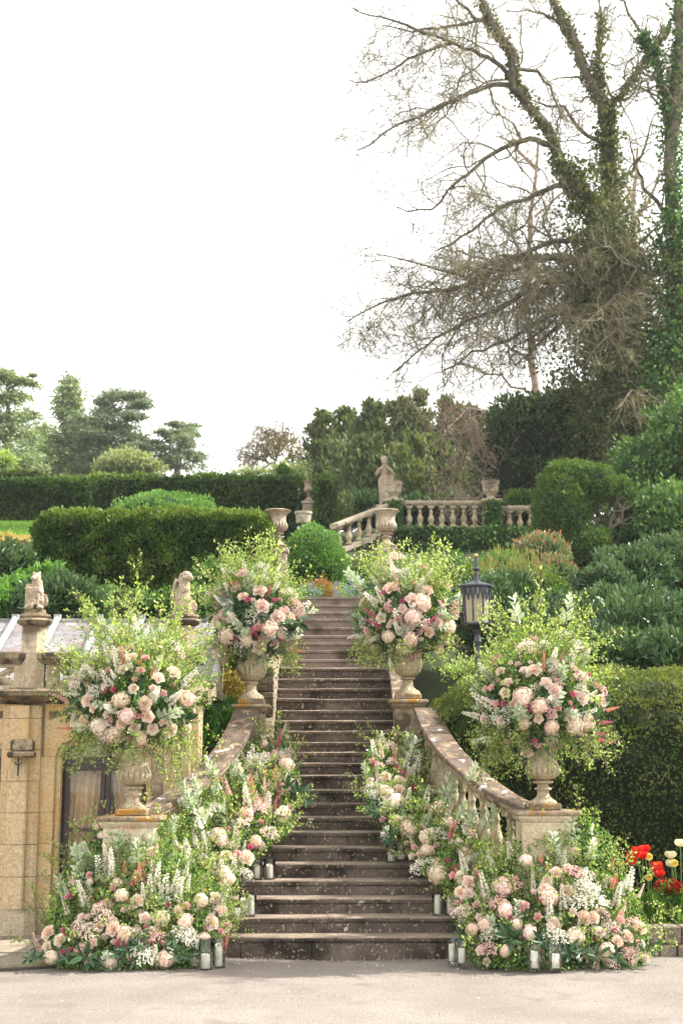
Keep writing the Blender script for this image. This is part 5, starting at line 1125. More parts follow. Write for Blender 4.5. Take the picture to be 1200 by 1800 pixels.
# ================================================================== FLOWERS
def petal_grid(w, h, cup, roll, n=3):
    V = []; F = []
    for j in range(n+1):
        t = j/n
        for i in range(3):
            u = i-1; ww = w*(.45+.75*math.sin(min(1, t*1.15)*math.pi*.62))*.5
            V.append((u*ww, h*t, cup*u*u*(.4+.6*t) + roll*max(0, t-.6)**2*4))
    for j in range(n):
        for i in range(2): a = j*3+i; F.append((a, a+1, a+4, a+3))
    return np.array(V), F
def rose_mesh(mat, r=.5, open_=1.0):
    mb = MB()
    for ring, (n, tilt, rad, h, tint) in enumerate([(5, 1.25*open_, .10, .50, .95), (6, .85*open_, .08, .48, .75), (5, .52*open_, .05, .46, .55), (5, .26, .035, .42, .35), (3, .08, .015, .38, .12)]):
        for k in range(n):
            a = 2*math.pi*k/n+ring*.5+random.uniform(-.1,.1); V, F = petal_grid(.62*(1-.12*ring) if ring < 3 else .34, h, -.14, .12 if ring < 2 else 0)
            # petal stands along z, tilt outward
            P = np.stack([V[:, 0], V[:, 2], V[:, 1]], 1); c, s = math.cos(tilt), math.sin(tilt); y = P[:, 1]*-1; P2 = np.stack([P[:, 0], y*c+P[:, 2]*s, -y*s+P[:, 2]*c], 1); P2[:, 1] += rad
            c, s = math.cos(a), math.sin(a); P3 = np.stack([P2[:, 0]*c-P2[:, 1]*s, P2[:, 0]*s+P2[:, 1]*c, P2[:, 2]], 1); mb.add(P3, F, 0, tint+random.uniform(-.1,.1))
    mb.blob((0,0,.16), (.13,.13,.2), 8, 0, .15); mb.blob((0,0,-.02), (.14,.14,.10), 6, 1, .5)
    return edge_smooth(mb.mesh('rose_bloom', [mat, M['green']]), 80)
def hydrangea_mesh(mat, n=95):
    V = []; l = []; c = []; t = []; b = 0
    for i in range(n):
        z = 1-1.75*(i+.5)/n; a = i*2.39996; r = math.sqrt(max(0, 1-z*z)); d = np.array([r*math.cos(a), r*math.sin(a), z]); d = unit(d+rng.normal(size=3)*.07); R_ = .45+random.uniform(-.07,.05)
        u = unit(np.cross(d, rng.normal(size=3))); v = np.cross(d, u); tt = random.random(); s = .105
        for k in range(4):
            q = u*math.cos(k*math.pi/2)+v*math.sin(k*math.pi/2); p = np.cross(d, q); o = d*R_
            V += [o, o+q*s*.55+p*s*.45+d*.018, o+q*s*1.05+d*.0, o+q*s*.55-p*s*.45+d*.018]; l += [b, b+1, b+2, b+3]; c.append(4); t += [tt*.6, tt, min(1, tt+.2), tt]; b += 4
    mb = MB(); mb.blob((0,0,0), (.40,.40,.36), 10)
    me = raw_mesh('hydrangea_head', np.concatenate([np.array(V), mb.v[0]]), l+[i+b for f in mb.f for i in f], c+[len(f) for f in mb.f], [mat], False, np.concatenate([t, np.full(len(mb.v[0]), .1)]))
    return me
def spike_mesh(mat, n=42, w=.11, fl=.055):
    P = []; D = []; sz = []
    for i in range(n):
        t = (i+.5)/n; a = i*2.4; r = w*(1-.75*t)*.5; z = .22+.78*t
        for q in range(3):
            aa = a+q*.55-.5; P.append((r*.35*math.cos(a), r*.35*math.sin(a), z)); D.append((math.cos(aa), math.sin(aa), .35+.5*(q == 1))); sz.append((fl+r*.5)*(1-.45*t)*1.25)
    P = np.array(P); D = np.array(D); V, l, c, k = leaf_arrays(P, D, np.array(sz), ratio=.75, fold=.15)
    mb = MB(); mb.tube([(0,0,-.1),(0,0,1)], [.012,.004], 4)
    return raw_mesh('flower_spike', np.concatenate([V, mb.v[0]]), list(l)+[i+len(V) for f in mb.f for i in f], list(c)+[len(f) for f in mb.f], [mat, M['stem']], False, np.concatenate([np.repeat(rng.random(len(P)), k), np.full(len(mb.v[0]), .5)]), [0]*len(c)+[1]*len(mb.f))
def cloud_mesh(mat, n=190, s=.026):
    D = unit(rng.normal(size=(n, 3))); D[:, 2] = np.abs(D[:, 2])*.9-.15; P = D*(.28+.24*rng.random((n, 1))); V, l, c, k = leaf_arrays(np.repeat(P, 2, 0), rng.normal(size=(2*n, 3)), s*2.1, ratio=1.0, fold=.25)
    mb = MB()
    for i in range(0, n, 9): mb.tube([(0,0,-.35), tuple(P[i]*.5+[0,0,-.05]), tuple(P[i])], .004, 3)
    W = np.concatenate(mb.v); return raw_mesh('tiny_flower_cloud', np.concatenate([V, W]), list(l)+[i+len(V) for f in mb.f for i in f], list(c)+[len(f) for f in mb.f], [mat, M['stem']], False, np.concatenate([np.repeat(rng.random(2*n), k), np.full(len(W), .5)]), [0]*len(c)+[1]*len(mb.f))
def white_sprig(mat, n=26):
    P = np.zeros((n, 3)); D = []; 
    for i in range(n): t = i/n; a = i*2.4; P[i] = (0, 0, .15+.8*t); D.append((math.cos(a), math.sin(a), .55+.5*t))
    V, l, c, k = leaf_arrays(P, np.array(D), .34*(1-.35*np.arange(n)/n), ratio=.5, kind='hex', fold=.08)
    mb = MB(); mb.tube([(0,0,-.2),(0,0,.95)], [.018,.008], 4)
    return raw_mesh('pale_leaf_sprig', np.concatenate([V, mb.v[0]]), list(l)+[i+len(V) for f in mb.f for i in f], list(c)+[len(f) for f in mb.f], [mat, M['twig']], False, np.concatenate([np.repeat(rng.random(n), k), np.full(len(mb.v[0]), .5)]), [0]*len(c)+[1]*len(mb.f))
def bayleaf_mesh():
    n = 7; P = np.zeros((n, 3)); D = [(math.cos(i*.9), math.sin(i*.9), .25+.1*i) for i in range(n)]; P[:, 2] = np.arange(n)*.07
    V, l, c, k = leaf_arrays(P, np.array(D), .75, ratio=.30, kind='hex', fold=.06); return raw_mesh('dark_leaf_sprig', V, l, c, M['dark'], False, np.repeat(rng.random(n), k))
FM = {'rose': [rose_mesh(M['p_blush']), rose_mesh(M['p_peach']), rose_mesh(M['p_blush'], open_=.8), rose_mesh(M['p_cream'], open_=.9)],
      'small': [rose_mesh(M['p_pink'], open_=.8), rose_mesh(M['p_pink'], open_=.55), rose_mesh(M['p_blush'], open_=.6), rose_mesh(M['p_hot'], open_=.5)],
      'hyd': [hydrangea_mesh(M['p_peach']), hydrangea_mesh(M['p_cream']), hydrangea_mesh(M['p_blush']), hydrangea_mesh(M['p_peach'])],
      'pink': [spike_mesh(M['p_pink']), spike_mesh(M['p_coral']), spike_mesh(M['p_blush'])], 'hot': [spike_mesh(M['p_hot'])], 'coral': [spike_mesh(M['p_coral'], 20, .16, .08)],
      'white': [spike_mesh(M['p_white'], 34, .17, .075), spike_mesh(M['p_white'], 26, .19, .08)],
      'gypw': [cloud_mesh(M['p_white']), cloud_mesh(M['p_white'])], 'gypp': [cloud_mesh(M['p_blush'], s=.03), cloud_mesh(M['p_pink'], 150, .03)],
      'pale': [white_sprig(M['silver']), white_sprig(M['silver'], 16)], 'bay': [bayleaf_mesh(), bayleaf_mesh()]}
FN = {'rose': 'rose', 'small': 'spray_rose', 'hyd': 'hydrangea', 'pink': 'delphinium_spike', 'hot': 'delphinium_spike', 'coral': 'snapdragon_spike', 'white': 'white_flower_spike', 'gypw': 'babys_breath', 'gypp': 'babys_breath', 'pale': 'whitebeam_sprig', 'bay': 'bay_sprig'}
FS = {'rose': 19, 'small': 11.5, 'hyd': 30, 'pink': 42, 'hot': 46, 'coral': 36, 'white': 56, 'gypw': 44, 'gypp': 38, 'pale': 52, 'bay': 36}   # photo pixels
nb_ = [0]
def bloom(kind, p, d, parent, Y, sc=1.0):
    d = Vector(d).normalized(); me = FM[kind][random.randrange(len(FM[kind]))]; nb_[0] += 1
    q = d.to_track_quat('Z', 'Y').to_matrix() @ Matrix.Rotation(random.uniform(0, 6.28), 3, 'Z')
    s = FS[kind]*Y/FPX*random.uniform(.72, 1.22)*sc
    pp = Vector(p)
    if kind in ('pink','hot','coral','white','pale'): pp = pp - d*s*.5
    o = bpy.data.objects.new(FN[kind], me); COL.objects.link(o); o.parent = parent; o.location = pp - parent.location; o.rotation_euler = q.to_euler(); o.scale = (s*random.uniform(.88,1.12), s*random.uniform(.88,1.12), s*random.uniform(.85,1.05))
    return o
def twigs_mesh(name, roots, dirs, lens, leafsize, leafden, matl, curve=.25, grav=-.15, r=.0046, tl=None):
    P = []; D = []; segs = []
    for ro, d, ln in zip(roots, dirs, lens):
        n = 7; q = [np.array(ro)]; v = unit(np.array(d, float))
        for i in range(n-1): v = unit(v+rng.normal(size=3)*curve*.5+np.array([0, 0, grav*.3])); q.append(q[-1]+v*ln/(n-1))
        q = np.array(q); segs.append((q, np.linspace(r, r*.4, n), 2)); k = max(4, int(ln*leafden)); t = rng.uniform(.18, 1, k)*(n-1); i = np.minimum(t.astype(int), n-2); f = (t-i)[:, None]
        C = q[i]*(1-f)+q[i+1]*f; T = unit(q[i+1]-q[i]); O = rng.normal(size=(k, 3)); O = unit(O-T*(O*T).sum(1, keepdims=True)); P.append(C+O*rng.uniform(0, .045, (k,1))*min(1, ln*1.5)); D.append(O*.9+T*.5+np.array([0,0,.15]))
        # side twiglets
        if ln > .35:
            for _ in range(int(ln*5)):
                j = random.randrange(2, n-1); s_ = unit(unit(q[j]-q[j-1])+rng.normal(size=3)*.55); L2 = ln*random.uniform(.15,.3); e = np.array([q[j], q[j]+s_*L2*.5, q[j]+s_*L2+[0,0,-.01]]); segs.append((e, np.array([r*.6,r*.4,r*.3]), 2)); kk = max(3, int(L2*leafden*1.2)); tt = rng.random((kk,1)); P.append(e[0]*(1-tt)+e[2]*tt+rng.normal(size=(kk,3))*.012); D.append(rng.normal(size=(kk,3))+s_)
    P = np.concatenate(P); D = np.concatenate(D)
    return tubes_mesh(name+'_stems', segs, M['twig']), leaf_mesh(name, P, D, rng.uniform(.6, 1.25, len(P))*leafsize, matl, ratio=.62, kind='diamond')
def zc_(lst, tr): x0, y0, s = tr; return [(x0+x*s, y0+y*s) for x, y in lst]

def urn_arrangement(name, urn_top, c, RX, RZ, Y, spec, label, seed, lean=0, hl=1.0):
    """c: pixel centre of the bloom dome, RX/RZ: its half sizes in photo pixels"""
    global rng; rng = np.random.default_rng(seed); random.seed(seed)
    s = Y/FPX; C = np.array(U(c[0], c[1], Y)); rx, rz = RX*s, RZ*s; ry = rx*.85; base = np.array(urn_top)
    o = empty(name, tuple(base), label=label, cat='flower arrangement', group='flower arrangements in urns')
    # body of mixed leaves
    n = 11000; D = unit(rng.normal(size=(n, 3))); r = .45+.55*rng.random(n)**.6; r *= 1+.28*noise3(D*1.5, .9, seed)
    B = C+np.array([0,0,rz*.12])+D*np.array([rx*1.05, ry, rz*1.18])*r[:, None]*.97
    t = np.clip(rng.normal(.45, .25, n)+.2*D[:, 2], 0, 1)
    put('foliage', leaf_mesh('foliage', B[:6200], (D*.8+rng.normal(size=(n,3))*.7)[:6200], rng.uniform(.018,.042,6200), M['green'], t[:6200], ratio=.6), o, kind='stuff')
    put('lime_foliage', leaf_mesh('lime_foliage', B[6200:], (D*.8+rng.normal(size=(n,3))*.7)[6200:], rng.uniform(.016,.034,n-6200), M['lime'], ratio=.65), o, kind='stuff')
    n = 700; D2 = unit(rng.normal(size=(n,3))); P = C+D2*np.array([rx*.7,ry*.7,rz*.7])*rng.random((n,1))**.5; put('dark_foliage', leaf_mesh('dark_foliage', P, D2+rng.normal(size=(n,3))*.5, rng.uniform(.07,.13,n), M['dark'], ratio=.35, kind='hex'), o, kind='stuff')
    # upward & outward birch sprays
    nt_ = 74; a = rng.uniform(-1.35, 1.35, nt_)*(1-.35*abs(lean))+lean; el = rng.uniform(-.9, .9, nt_); d = np.stack([np.sin(a), el*.9, np.cos(a)], 1)
    roots = C+unit(d)*np.array([rx*.35,ry*.35,rz*.3]); lens = hl*(rx*.75+rz*.85*np.clip(np.cos(a),0,1)**2)*rng.uniform(.75,1.35,nt_)
    st, lf = twigs_mesh('birch_leaves', roots, d, lens, .036, 46, M['lime'], .35, -.15); put('birch_stems', st, o, kind='stuff'); put('birch_leaves', lf, o, kind='stuff')
    # tall wispy leaders
    nt_ = 12; a = rng.uniform(-.6, .6, nt_)+lean; d = np.stack([np.sin(a), rng.uniform(-.2,.2,nt_), np.cos(a)], 1); st, lf = twigs_mesh('leader_leaves', C+d*rz*.7, d, hl*rng.uniform(1.0,1.55,nt_)*rz*1.0, .036, 50, M['lime'], .25, 0, .0045); put('leader_stems', st, o, kind='stuff'); put('leader_leaves', lf, o, kind='stuff')
    # trailing skirt
    nt_ = 95; a = rng.uniform(0, 6.283, nt_); d = np.stack([np.cos(a), np.sin(a), rng.uniform(-.5,.25,nt_)], 1); st, lf = twigs_mesh('trailing_leaves', C+d*np.array([rx*.55,ry*.55,rz*.2])-[0,0,rz*.45], d, rng.uniform(.5,1.15,nt_)*rx*.85, .032, 60, M['lime'], .3, -.85); put('trailing_stems', st, o, kind='stuff'); put('trailing_leaves', lf, o, kind='stuff')
    nt_ = 34; d = unit(np.stack([rng.normal(size=nt_), rng.normal(size=nt_)-.3, rng.normal(size=nt_)*.6-.35], 1))
    for q in d: bloom('bay', C+q*np.array([rx*.75,ry*.75,rz*.75]), q, o, Y, random.uniform(.8,1.3))
    for kind, pts in spec.items():
        for (px, py) in pts:
            dx, dz = (px-c[0])/RX, (c[1]-py)/RZ; rr = math.hypot(dx, dz); f = math.sqrt(max(.02, 1-min(rr, .99)**2)); p = np.array(U(px, py, Y-ry*f*1.0-.02)); d = np.array([dx*1.0, -f*1.0-.15, dz+.25])
            if kind in ('pink','hot','coral','white','pale'): d = np.array([dx*1.1, -f*.5, dz+.55])
            bloom(kind, p, d, o, Y)
    # back and gaps
    kinds = ['rose','small','hyd','pink','white','small','rose','pale']
    for i in range(26):
        q = unit(np.array([random.gauss(0,1), abs(random.gauss(0,1))+.25, random.gauss(.1,.6)])); bloom(kinds[i % 8], C+q*np.array([rx,ry,rz])*.95, q+np.array([0,0,.2]), o, Y)
    for i in range(56):
        q = unit(np.array([random.gauss(0,1), -abs(random.gauss(0,1))-.1, random.gauss(.25,.75)])); bloom(random.choice(['small','gypw','pale','white','gypp','small','small','white']), C+q*np.array([rx*1.02,ry,rz*(1.25 if q[2] > 0 else 1)])*random.uniform(.85,1.05), q+np.array([0,0,.3]), o, Y, random.uniform(.6,1))
    return o
t3 = (0, 980, 1/3.); sA = {'hyd': zc_([(640,750),(605,935),(740,955),(985,745),(525,890),(670,835)], t3), 'rose': zc_([(650,595),(465,755),(495,798),(640,880),(713,900),(895,908),(915,610),(697,530),(765,770),(705,695),(835,635),(455,865),(780,840),(805,905),(980,905)], t3),
      'small': zc_([(590,855),(565,830),(745,835),(715,835),(560,880),(583,773),(650,945),(680,950),(600,700),(550,690),(740,600),(710,645),(870,865),(805,690),(860,720),(750,790),(398,850),(570,870),(760,805),(850,870),(960,920)], t3),
      'pink': zc_([(648,530),(742,530),(805,600),(330,745),(490,700),(405,830),(345,900),(840,570),(1000,720)], t3), 'white': zc_([(560,640),(820,730),(920,740),(620,560),(1010,760),(470,590),(980,650)], t3), 'pale': zc_([(480,900),(530,980),(890,830),(440,540)], t3)}
tB = (380, 1000, .35)
sB = {'hyd': zc_([(55,335),(152,358),(355,395),(325,320),(270,300),(20,440)], tB), 'rose': zc_([(135,140),(218,115),(230,190),(80,248),(45,225),(365,248),(290,375),(215,390),(310,245),(390,360)], tB), 'small': zc_([(160,160),(185,160),(205,295),(225,348),(317,352),(95,350),(235,378),(390,300),(330,210),(290,160),(320,158),(345,210),(175,310)], tB),
      'pink': zc_([(68,95),(245,75),(15,210),(410,410)], tB), 'hot': zc_([(195,320),(260,135)], tB), 'white': zc_([(105,270),(400,215),(260,350),(350,350),(150,60),(300,90)], tB), 'pale': zc_([(430,230),(180,70),(120,300)], tB)}
sC = {'hyd': zc_([(975,355),(985,238),(775,370),(865,340),(1165,290),(1030,170)], tB), 'rose': zc_([(932,200),(830,248),(1112,270),(875,100),(1058,112),(940,392),(1065,318),(985,160),(1150,350),(1110,395)], tB), 'small': zc_([(990,185),(880,208),(860,195),(880,270),(1025,350),(1040,300),(1120,170),(1135,190),(760,310),(1020,320),(915,250),(870,285),(1005,190)], tB),
      'pink': zc_([(900,55),(1045,60),(1100,80),(915,110)], tB), 'hot': zc_([(790,235),(795,275),(1080,260)], tB), 'white': zc_([(825,135),(910,300),(1025,200),(910,255),(720,100),(1000,60)], tB), 'pale': zc_([(960,60),(1180,180),(700,60)], tB)}
tD = (780, 980, .35)
sD = {'hyd': zc_([(478,745),(540,850),(400,835),(655,845),(715,830),(395,700)], tD), 'rose': zc_([(400,570),(453,570),(510,635),(555,672),(308,683),(473,810),(640,805),(690,708),(645,560),(695,600),(418,972),(203,810),(285,575),(690,870),(285,820)], tD),
      'small': zc_([(325,630),(300,632),(370,540),(525,767),(550,795),(573,758),(525,795),(550,770),(630,730),(645,760),(655,685),(640,690),(240,655),(265,735),(300,735),(345,740),(455,915),(470,940),(440,760),(420,730),(665,915)], tD),
      'pink': zc_([(455,465),(498,540),(560,560),(590,500),(840,762),(225,720)], tD), 'hot': zc_([(800,830),(770,885),(800,920)], tD), 'white': zc_([(200,720),(725,700),(700,640),(140,790),(200,915),(560,715),(225,590),(695,790)], tD), 'pale': zc_([(570,710),(620,270),(360,270),(400,800)], tD)}
def urn_top(p, dy, s=1): return (p.x, p.y+dy, p.z+.63*s)
urn_arrangement('urn_arrangement', urn_top(PL,.05), (237,1228), 112, 98, PL.y+.05, sA, 'wide dome of pink roses and lime birch sprays in the urn by the orangery door', 11)
urn_arrangement('urn_arrangement', urn_top(UL,.08), (447,1085), 80, 78, UL.y+.08, sB, 'arrangement of peach hydrangeas and birch leaves in the upper left urn', 12, lean=-.30, hl=.88)
urn_arrangement('urn_arrangement', urn_top(UR,.08), (712,1082), 82, 78, UR.y+.08, sC, 'pink roses and birch sprays in the upper right urn, left of the lantern', 13, lean=.32, hl=.88)
urn_arrangement('urn_arrangement', urn_top(PR,.05), (948,1230), 112, 98, PR.y+.05, sD, 'wide dome of blush roses and lime sprays in the urn before the clipped hedge', 14)

# ---- flower banks on the ground and up the steps
def yb(py, tab): return float(np.interp(py, [t[0] for t in tab], [t[1] for t in tab]))
def flower_bank(base, poly_pts, tab, spec, label, seed, nleaf, ntw, dark=500, thick=.45, rail=None):
    """poly_pts: list of (py, xleft, xright) outline rows in photo pixels; surface depth from tab(py)"""
    global rng; rng = np.random.default_rng(seed); random.seed(seed)
    o = empty('flower_bank', base, label=label, cat='flower bank', group='flower banks dressing the steps')
    rows = np.array(poly_pts, float); pyr = rows[:, 0]
    def samp(n, inset=0.0):
        w = rng.random(n*3); py = pyr[0]+(pyr[-1]-pyr[0])*w; wl = np.interp(py, pyr, rows[:, 1]); wr = np.interp(py, pyr, rows[:, 2]); keep = rng.random(len(py)) < (wr-wl)/np.max(rows[:, 2]-rows[:, 1]); py = py[keep][:n]; wl = wl[keep][:n]; wr = wr[keep][:n]
        u = rng.uniform(inset, 1-inset, len(py)); px = wl+(wr-wl)*u; e = 1-(2*u-1)**2
        Yv = np.interp(py, [t[0] for t in tab], [t[1] for t in tab])+.16*(1-e)
        if rail: Yv = np.minimum(Yv, np.interp(px, [t[0] for t in rail], [t[1] for t in rail])-.34)
        return px, py, Yv, u
    px, py, Yv, u = samp(nleaf); P = UA(px, py, Yv+rng.random(len(px))**1.3*thick); n = len(P); P += (.05*noise3(P, 2.2, seed))[:, None]*np.array([0,-1,.3]); P[:, 2] = np.maximum(P[:, 2], .012)
    h = int(n*.62); dirs = rng.normal(size=(n,3))*.75+[0,-.35,.45]
    put('foliage', leaf_mesh('foliage', P[:h], dirs[:h], rng.uniform(.018,.042,h), M['green'], ratio=.6), o, kind='stuff')
    put('lime_foliage', leaf_mesh('lime_foliage', P[h:], dirs[h:], rng.uniform(.016,.034,n-h), M['lime'], ratio=.65), o, kind='stuff')
    px, py, Yv, u = samp(dark*2, .04); P = UA(px, py, Yv+.12+rng.random(len(px))*thick*.7); P[:, 2] = np.maximum(P[:, 2], .03)
    put('dark_foliage', leaf_mesh('dark_foliage', P, rng.normal(size=P.shape)*.7+[0,-.5,.1], rng.uniform(.06,.13,len(P)), M['dark'], ratio=.36, kind='hex'), o, kind='stuff')
    # sprays rising from the bank
    px, py, Yv, u = samp(ntw, .0); P = UA(px, py, Yv+.05+rng.random(len(px))*.2); P[:, 2] = np.maximum(P[:, 2], .05); d = np.stack([(u-.5)*1.6+rng.normal(size=len(u))*.3, rng.normal(size=len(u))*.4-.15, np.full(len(u), 1.)], 1)
    st, lf = twigs_mesh('spray_leaves', P, d, rng.uniform(.16,.50,len(P)), .032, 65, M['lime'], .35, -.1); put('spray_stems', st, o, kind='stuff'); put('spray_leaves', lf, o, kind='stuff')
    for kind, pts in spec.items():
        for (qx, qy) in pts:
            Yq = yb(qy, tab)-.02; wl = np.interp(qy, pyr, rows[:, 1]); wr = np.interp(qy, pyr, rows[:, 2]); uu = min(1, max(0, (qx-wl)/(wr-wl+1e-6))); Yq += .16*(2*uu-1)**2
            if rail: Yq = min(Yq, float(np.interp(qx, [t[0] for t in rail], [t[1] for t in rail]))-.36)
            p = U(qx, qy, Yq); 
            if p.z < FS[kind]*Yq/FPX*.45: p.z = FS[kind]*Yq/FPX*.45
            d = ((uu-.5)*1.2, -1.0, .55) if kind in ('rose','small','hyd','bay') else ((uu-.5)*.7+random.uniform(-.15,.15), -.25+random.uniform(-.1,.1), 1)
            bloom(kind, p, d, o, Yq)
    # extra mixed blooms between
    m = int(nleaf/190); px, py, Yv, u = samp(m, .06)
    for i in range(len(px)):
        k = random.choice(['small','small','small','hyd','rose','gypw','gypp','white','white','pale','pale','bay','pink','small','coral']); p = U(px[i], py[i], Yv[i]+random.uniform(-.01,.06)); p.z = max(p.z, .06)
        d = ((u[i]-.5)*1.3, -1, .5) if k in ('rose','small','bay') else ((u[i]-.5)*.8, -.3, 1); bloom(k, p, d, o, Yv[i], .72)
    # blooms on the hidden far side
    px, py, Yv, u = samp(int(m*.4), .1)
    for i in range(len(px)): p = U(px[i], py[i], Yv[i]+thick*.95); p.z = max(p.z, .08); bloom(random.choice(['small','rose','gypw','pink']), p, ((u[i]-.5), .6, .7), o, Yv[i], .8)
    return o
tabE = [(1450,14.15),(1500,13.98),(1560,13.86),(1620,13.72),(1680,13.58),(1712,13.50)]
tE = (780, 1380, .35)
sE = {'hyd': zc_([(307,628),(428,740),(660,760),(820,838),(305,835),(205,700),(140,725),(525,560),(300,510)], tE), 'rose': zc_([(520,480),(562,442),(780,740),(700,668),(748,668),(868,785),(915,760),(127,495),(120,548),(80,540),(510,530),(615,535),(565,710),(985,720),(185,835),(540,715),(620,420),(985,800)], tE),
      'small': zc_([(390,625),(410,605),(450,540),(470,665),(645,643),(790,630),(160,605),(175,665),(330,665),(880,680),(975,795),(360,475),(885,650),(850,730),(45,458),(385,600),(480,580),(560,690)], tE),
      'pink': zc_([(850,490),(655,560),(590,500),(985,540),(905,610),(490,380),(445,430)], tE), 'hot': zc_([(165,440)], tE), 'coral': zc_([(480,390),(590,520)], tE), 'white': zc_([(240,390),(210,540),(530,640),(595,580),(900,520),(330,330),(95,390),(700,480),(930,480),(870,560)], tE),
      'gypw': zc_([(690,510),(735,530),(760,590),(545,760),(240,760),(700,570),(670,600),(580,780)], tE), 'gypp': zc_([(930,840),(915,890),(90,640),(220,830),(950,700),(270,600),(640,440),(1000,880)], tE), 'pale': zc_([(550,300),(640,220),(370,640),(240,720),(740,330)], tE), 'bay': zc_([(310,730),(620,850),(500,800),(760,870),(330,780),(90,760),(850,900),(680,850),(450,860),(1000,830)], tE)}
flower_bank((2.15,13.8,0), [(1440,985,1040),(1475,905,1075),(1500,885,1085),(1540,840,1105),(1590,812,1125),(1640,824,1140),(1690,820,1140),(1708,860,1120)], tabE, sE, 'low broad bank of blush hydrangeas, white larkspur and babys breath around the front right pedestal', 21, 15000, 150)
tF = (0, 1350, .35); tabF = tabE
sF = {'hyd': zc_([(625,830),(835,955),(550,972),(258,950),(807,758),(610,640),(1010,665),(1150,560),(930,770)], tF), 'rose': zc_([(468,880),(570,808),(500,800),(730,758),(690,670),(375,845),(305,868),(1110,718),(245,830),(1080,660),(1060,780),(240,900)], tF),
      'small': zc_([(625,715),(660,705),(735,795),(690,800),(355,915),(320,928),(630,895),(598,885),(570,605),(445,750),(410,755),(845,688),(935,695),(1135,795),(1107,820),(1030,800),(265,825),(450,540),(700,815),(320,815),(290,855),(330,845)], tF),
      'pink': zc_([(762,500),(185,885),(330,700),(1130,890),(1060,780)], tF), 'coral': zc_([(625,505),(720,490),(675,555),(700,540)], tF), 'white': zc_([(560,470),(535,440),(720,650),(750,610),(810,640),(900,620),(1100,690),(1120,640),(880,590),(420,650),(560,520),(830,600),(500,500),(790,560)], tF),
      'gypw': zc_([(740,985),(710,935),(965,880),(920,835),(940,860)], tF), 'gypp': zc_([(420,915),(530,760),(790,860),(530,690),(450,830),(400,800),(500,720),(770,830)], tF), 'pale': zc_([(600,370),(400,470),(690,420),(870,280),(310,600)], tF), 'bay': zc_([(350,980),(440,980),(640,930),(870,880),(200,1010),(170,990),(600,950),(890,950),(930,960),(700,900)], tF)}
flower_bank((-2.0,13.8,0), [(1440,170,300),(1480,150,300),(1510,130,330),(1560,95,392),(1600,80,394),(1650,75,400),(1690,80,385),(1708,100,340)], tabF, sF, 'low broad bank of pink and cream flowers around the front left pedestal beside the pavement', 22, 17000, 170)
tG = (360, 1140, 1/6.); t4 = (380, 1380, .3667)
sG = {'hyd': zc_([(830,1740),(860,1230)], tG)+zc_([(305,150),(190,270),(60,450),(25,265)], t4)+[(383,1470),(395,1540)], 'rose': zc_([(940,1420),(430,1760),(870,1530),(850,1460)], tG)+zc_([(145,350),(45,345),(45,675),(20,700)], t4), 'small': zc_([(137,152),(95,228),(58,210),(215,180),(25,490),(160,300),(100,330)], t4)+zc_([(660,1520),(420,1700)], tG),
      'hot': zc_([(775,1000),(780,1400),(770,1600),(730,1680)], tG)+zc_([(290,80),(180,75)], t4), 'pink': zc_([(870,1160),(235,1460),(530,1620),(630,1560)], tG)+zc_([(230,20)], t4), 'coral': zc_([(470,1440),(630,1330),(725,1330),(500,1480)], tG), 'white': zc_([(340,1220),(500,1200),(440,1560),(200,1680),(660,1650),(570,1270),(470,1250),(420,1200)], tG)+zc_([(165,130),(95,260),(145,70),(85,380),(35,540),(240,90),(20,400)], t4)+[(345,1440),(360,1490),(330,1500),(372,1530)],
      'gypp': zc_([(600,1690),(780,1160),(570,1650)], tG)+zc_([(120,190),(215,120),(255,235)], t4), 'gypw': zc_([(600,1180),(90,1700),(540,1200)], tG)+zc_([(140,430)], t4), 'pale': [(372,1350),(350,1430),(330,1400),(390,1440),(345,1385)], 'bay': zc_([(380,50),(330,30),(400,70),(60,180)], t4)}
tabG = [(1285,17.0),(1330,16.6),(1400,15.95),(1450,15.45),(1500,15.05),(1550,14.72),(1600,14.42),(1640,14.2)]
flower_bank((-1.1,15.2,0.3), [(1285,475,505),(1310,435,518),(1340,398,524),(1370,368,528),(1400,340,528),(1430,315,520),(1465,300,512),(1500,292,462),(1540,285,422),(1590,290,396),(1640,320,390)], tabG, sG, 'tall bank of pink delphiniums and white blossom climbing the left side of the steps', 23, 16000, 170, thick=.30, rail=[(250,14.5),(300,14.8),(340,15.2),(405,16.2),(440,17.1),(470,17.6)])
tH = (640, 1140, .25)
sH = {'hyd': zc_([(305,1270),(145,1020),(440,1320),(230,1090),(540,1125)], tH)+zc_([(925,215),(1060,430),(1010,250)], t4), 'rose': zc_([(150,910),(245,945),(225,1220),(245,1000),(40,940),(740,1290),(450,1125)], tH)+zc_([(865,180),(815,45),(1080,120)], t4), 'small': zc_([(232,850),(75,820),(290,920),(340,980),(470,1410),(400,1260),(60,800),(505,1390),(270,880)], tH)+zc_([(975,335),(950,300),(915,280),(1110,370),(1150,390),(1015,110),(940,345),(1130,410)], t4),
      'pink': zc_([(615,1310),(510,1160),(120,730),(215,780),(90,880)], tH)+zc_([(1060,150)], t4), 'hot': zc_([(205,755),(600,1330)], tH)+zc_([(1130,240)], t4), 'white': zc_([(75,740),(375,820),(340,870),(435,1050),(310,1090),(590,1060),(590,1180),(290,830),(660,1250),(80,1080)], tH), 'gypw': zc_([(85,1040),(200,1110),(180,1300),(60,990)], tH)+zc_([(990,400),(1060,240)], t4), 'gypp': zc_([(1170,590),(1190,330),(1120,200)], t4),
      'pale': zc_([(300,730),(350,710),(580,960),(600,1020),(760,880),(740,1240),(870,1200),(680,1150)], tH), 'bay': zc_([(60,1120),(200,1340),(100,1160),(230,1320)], tH)}
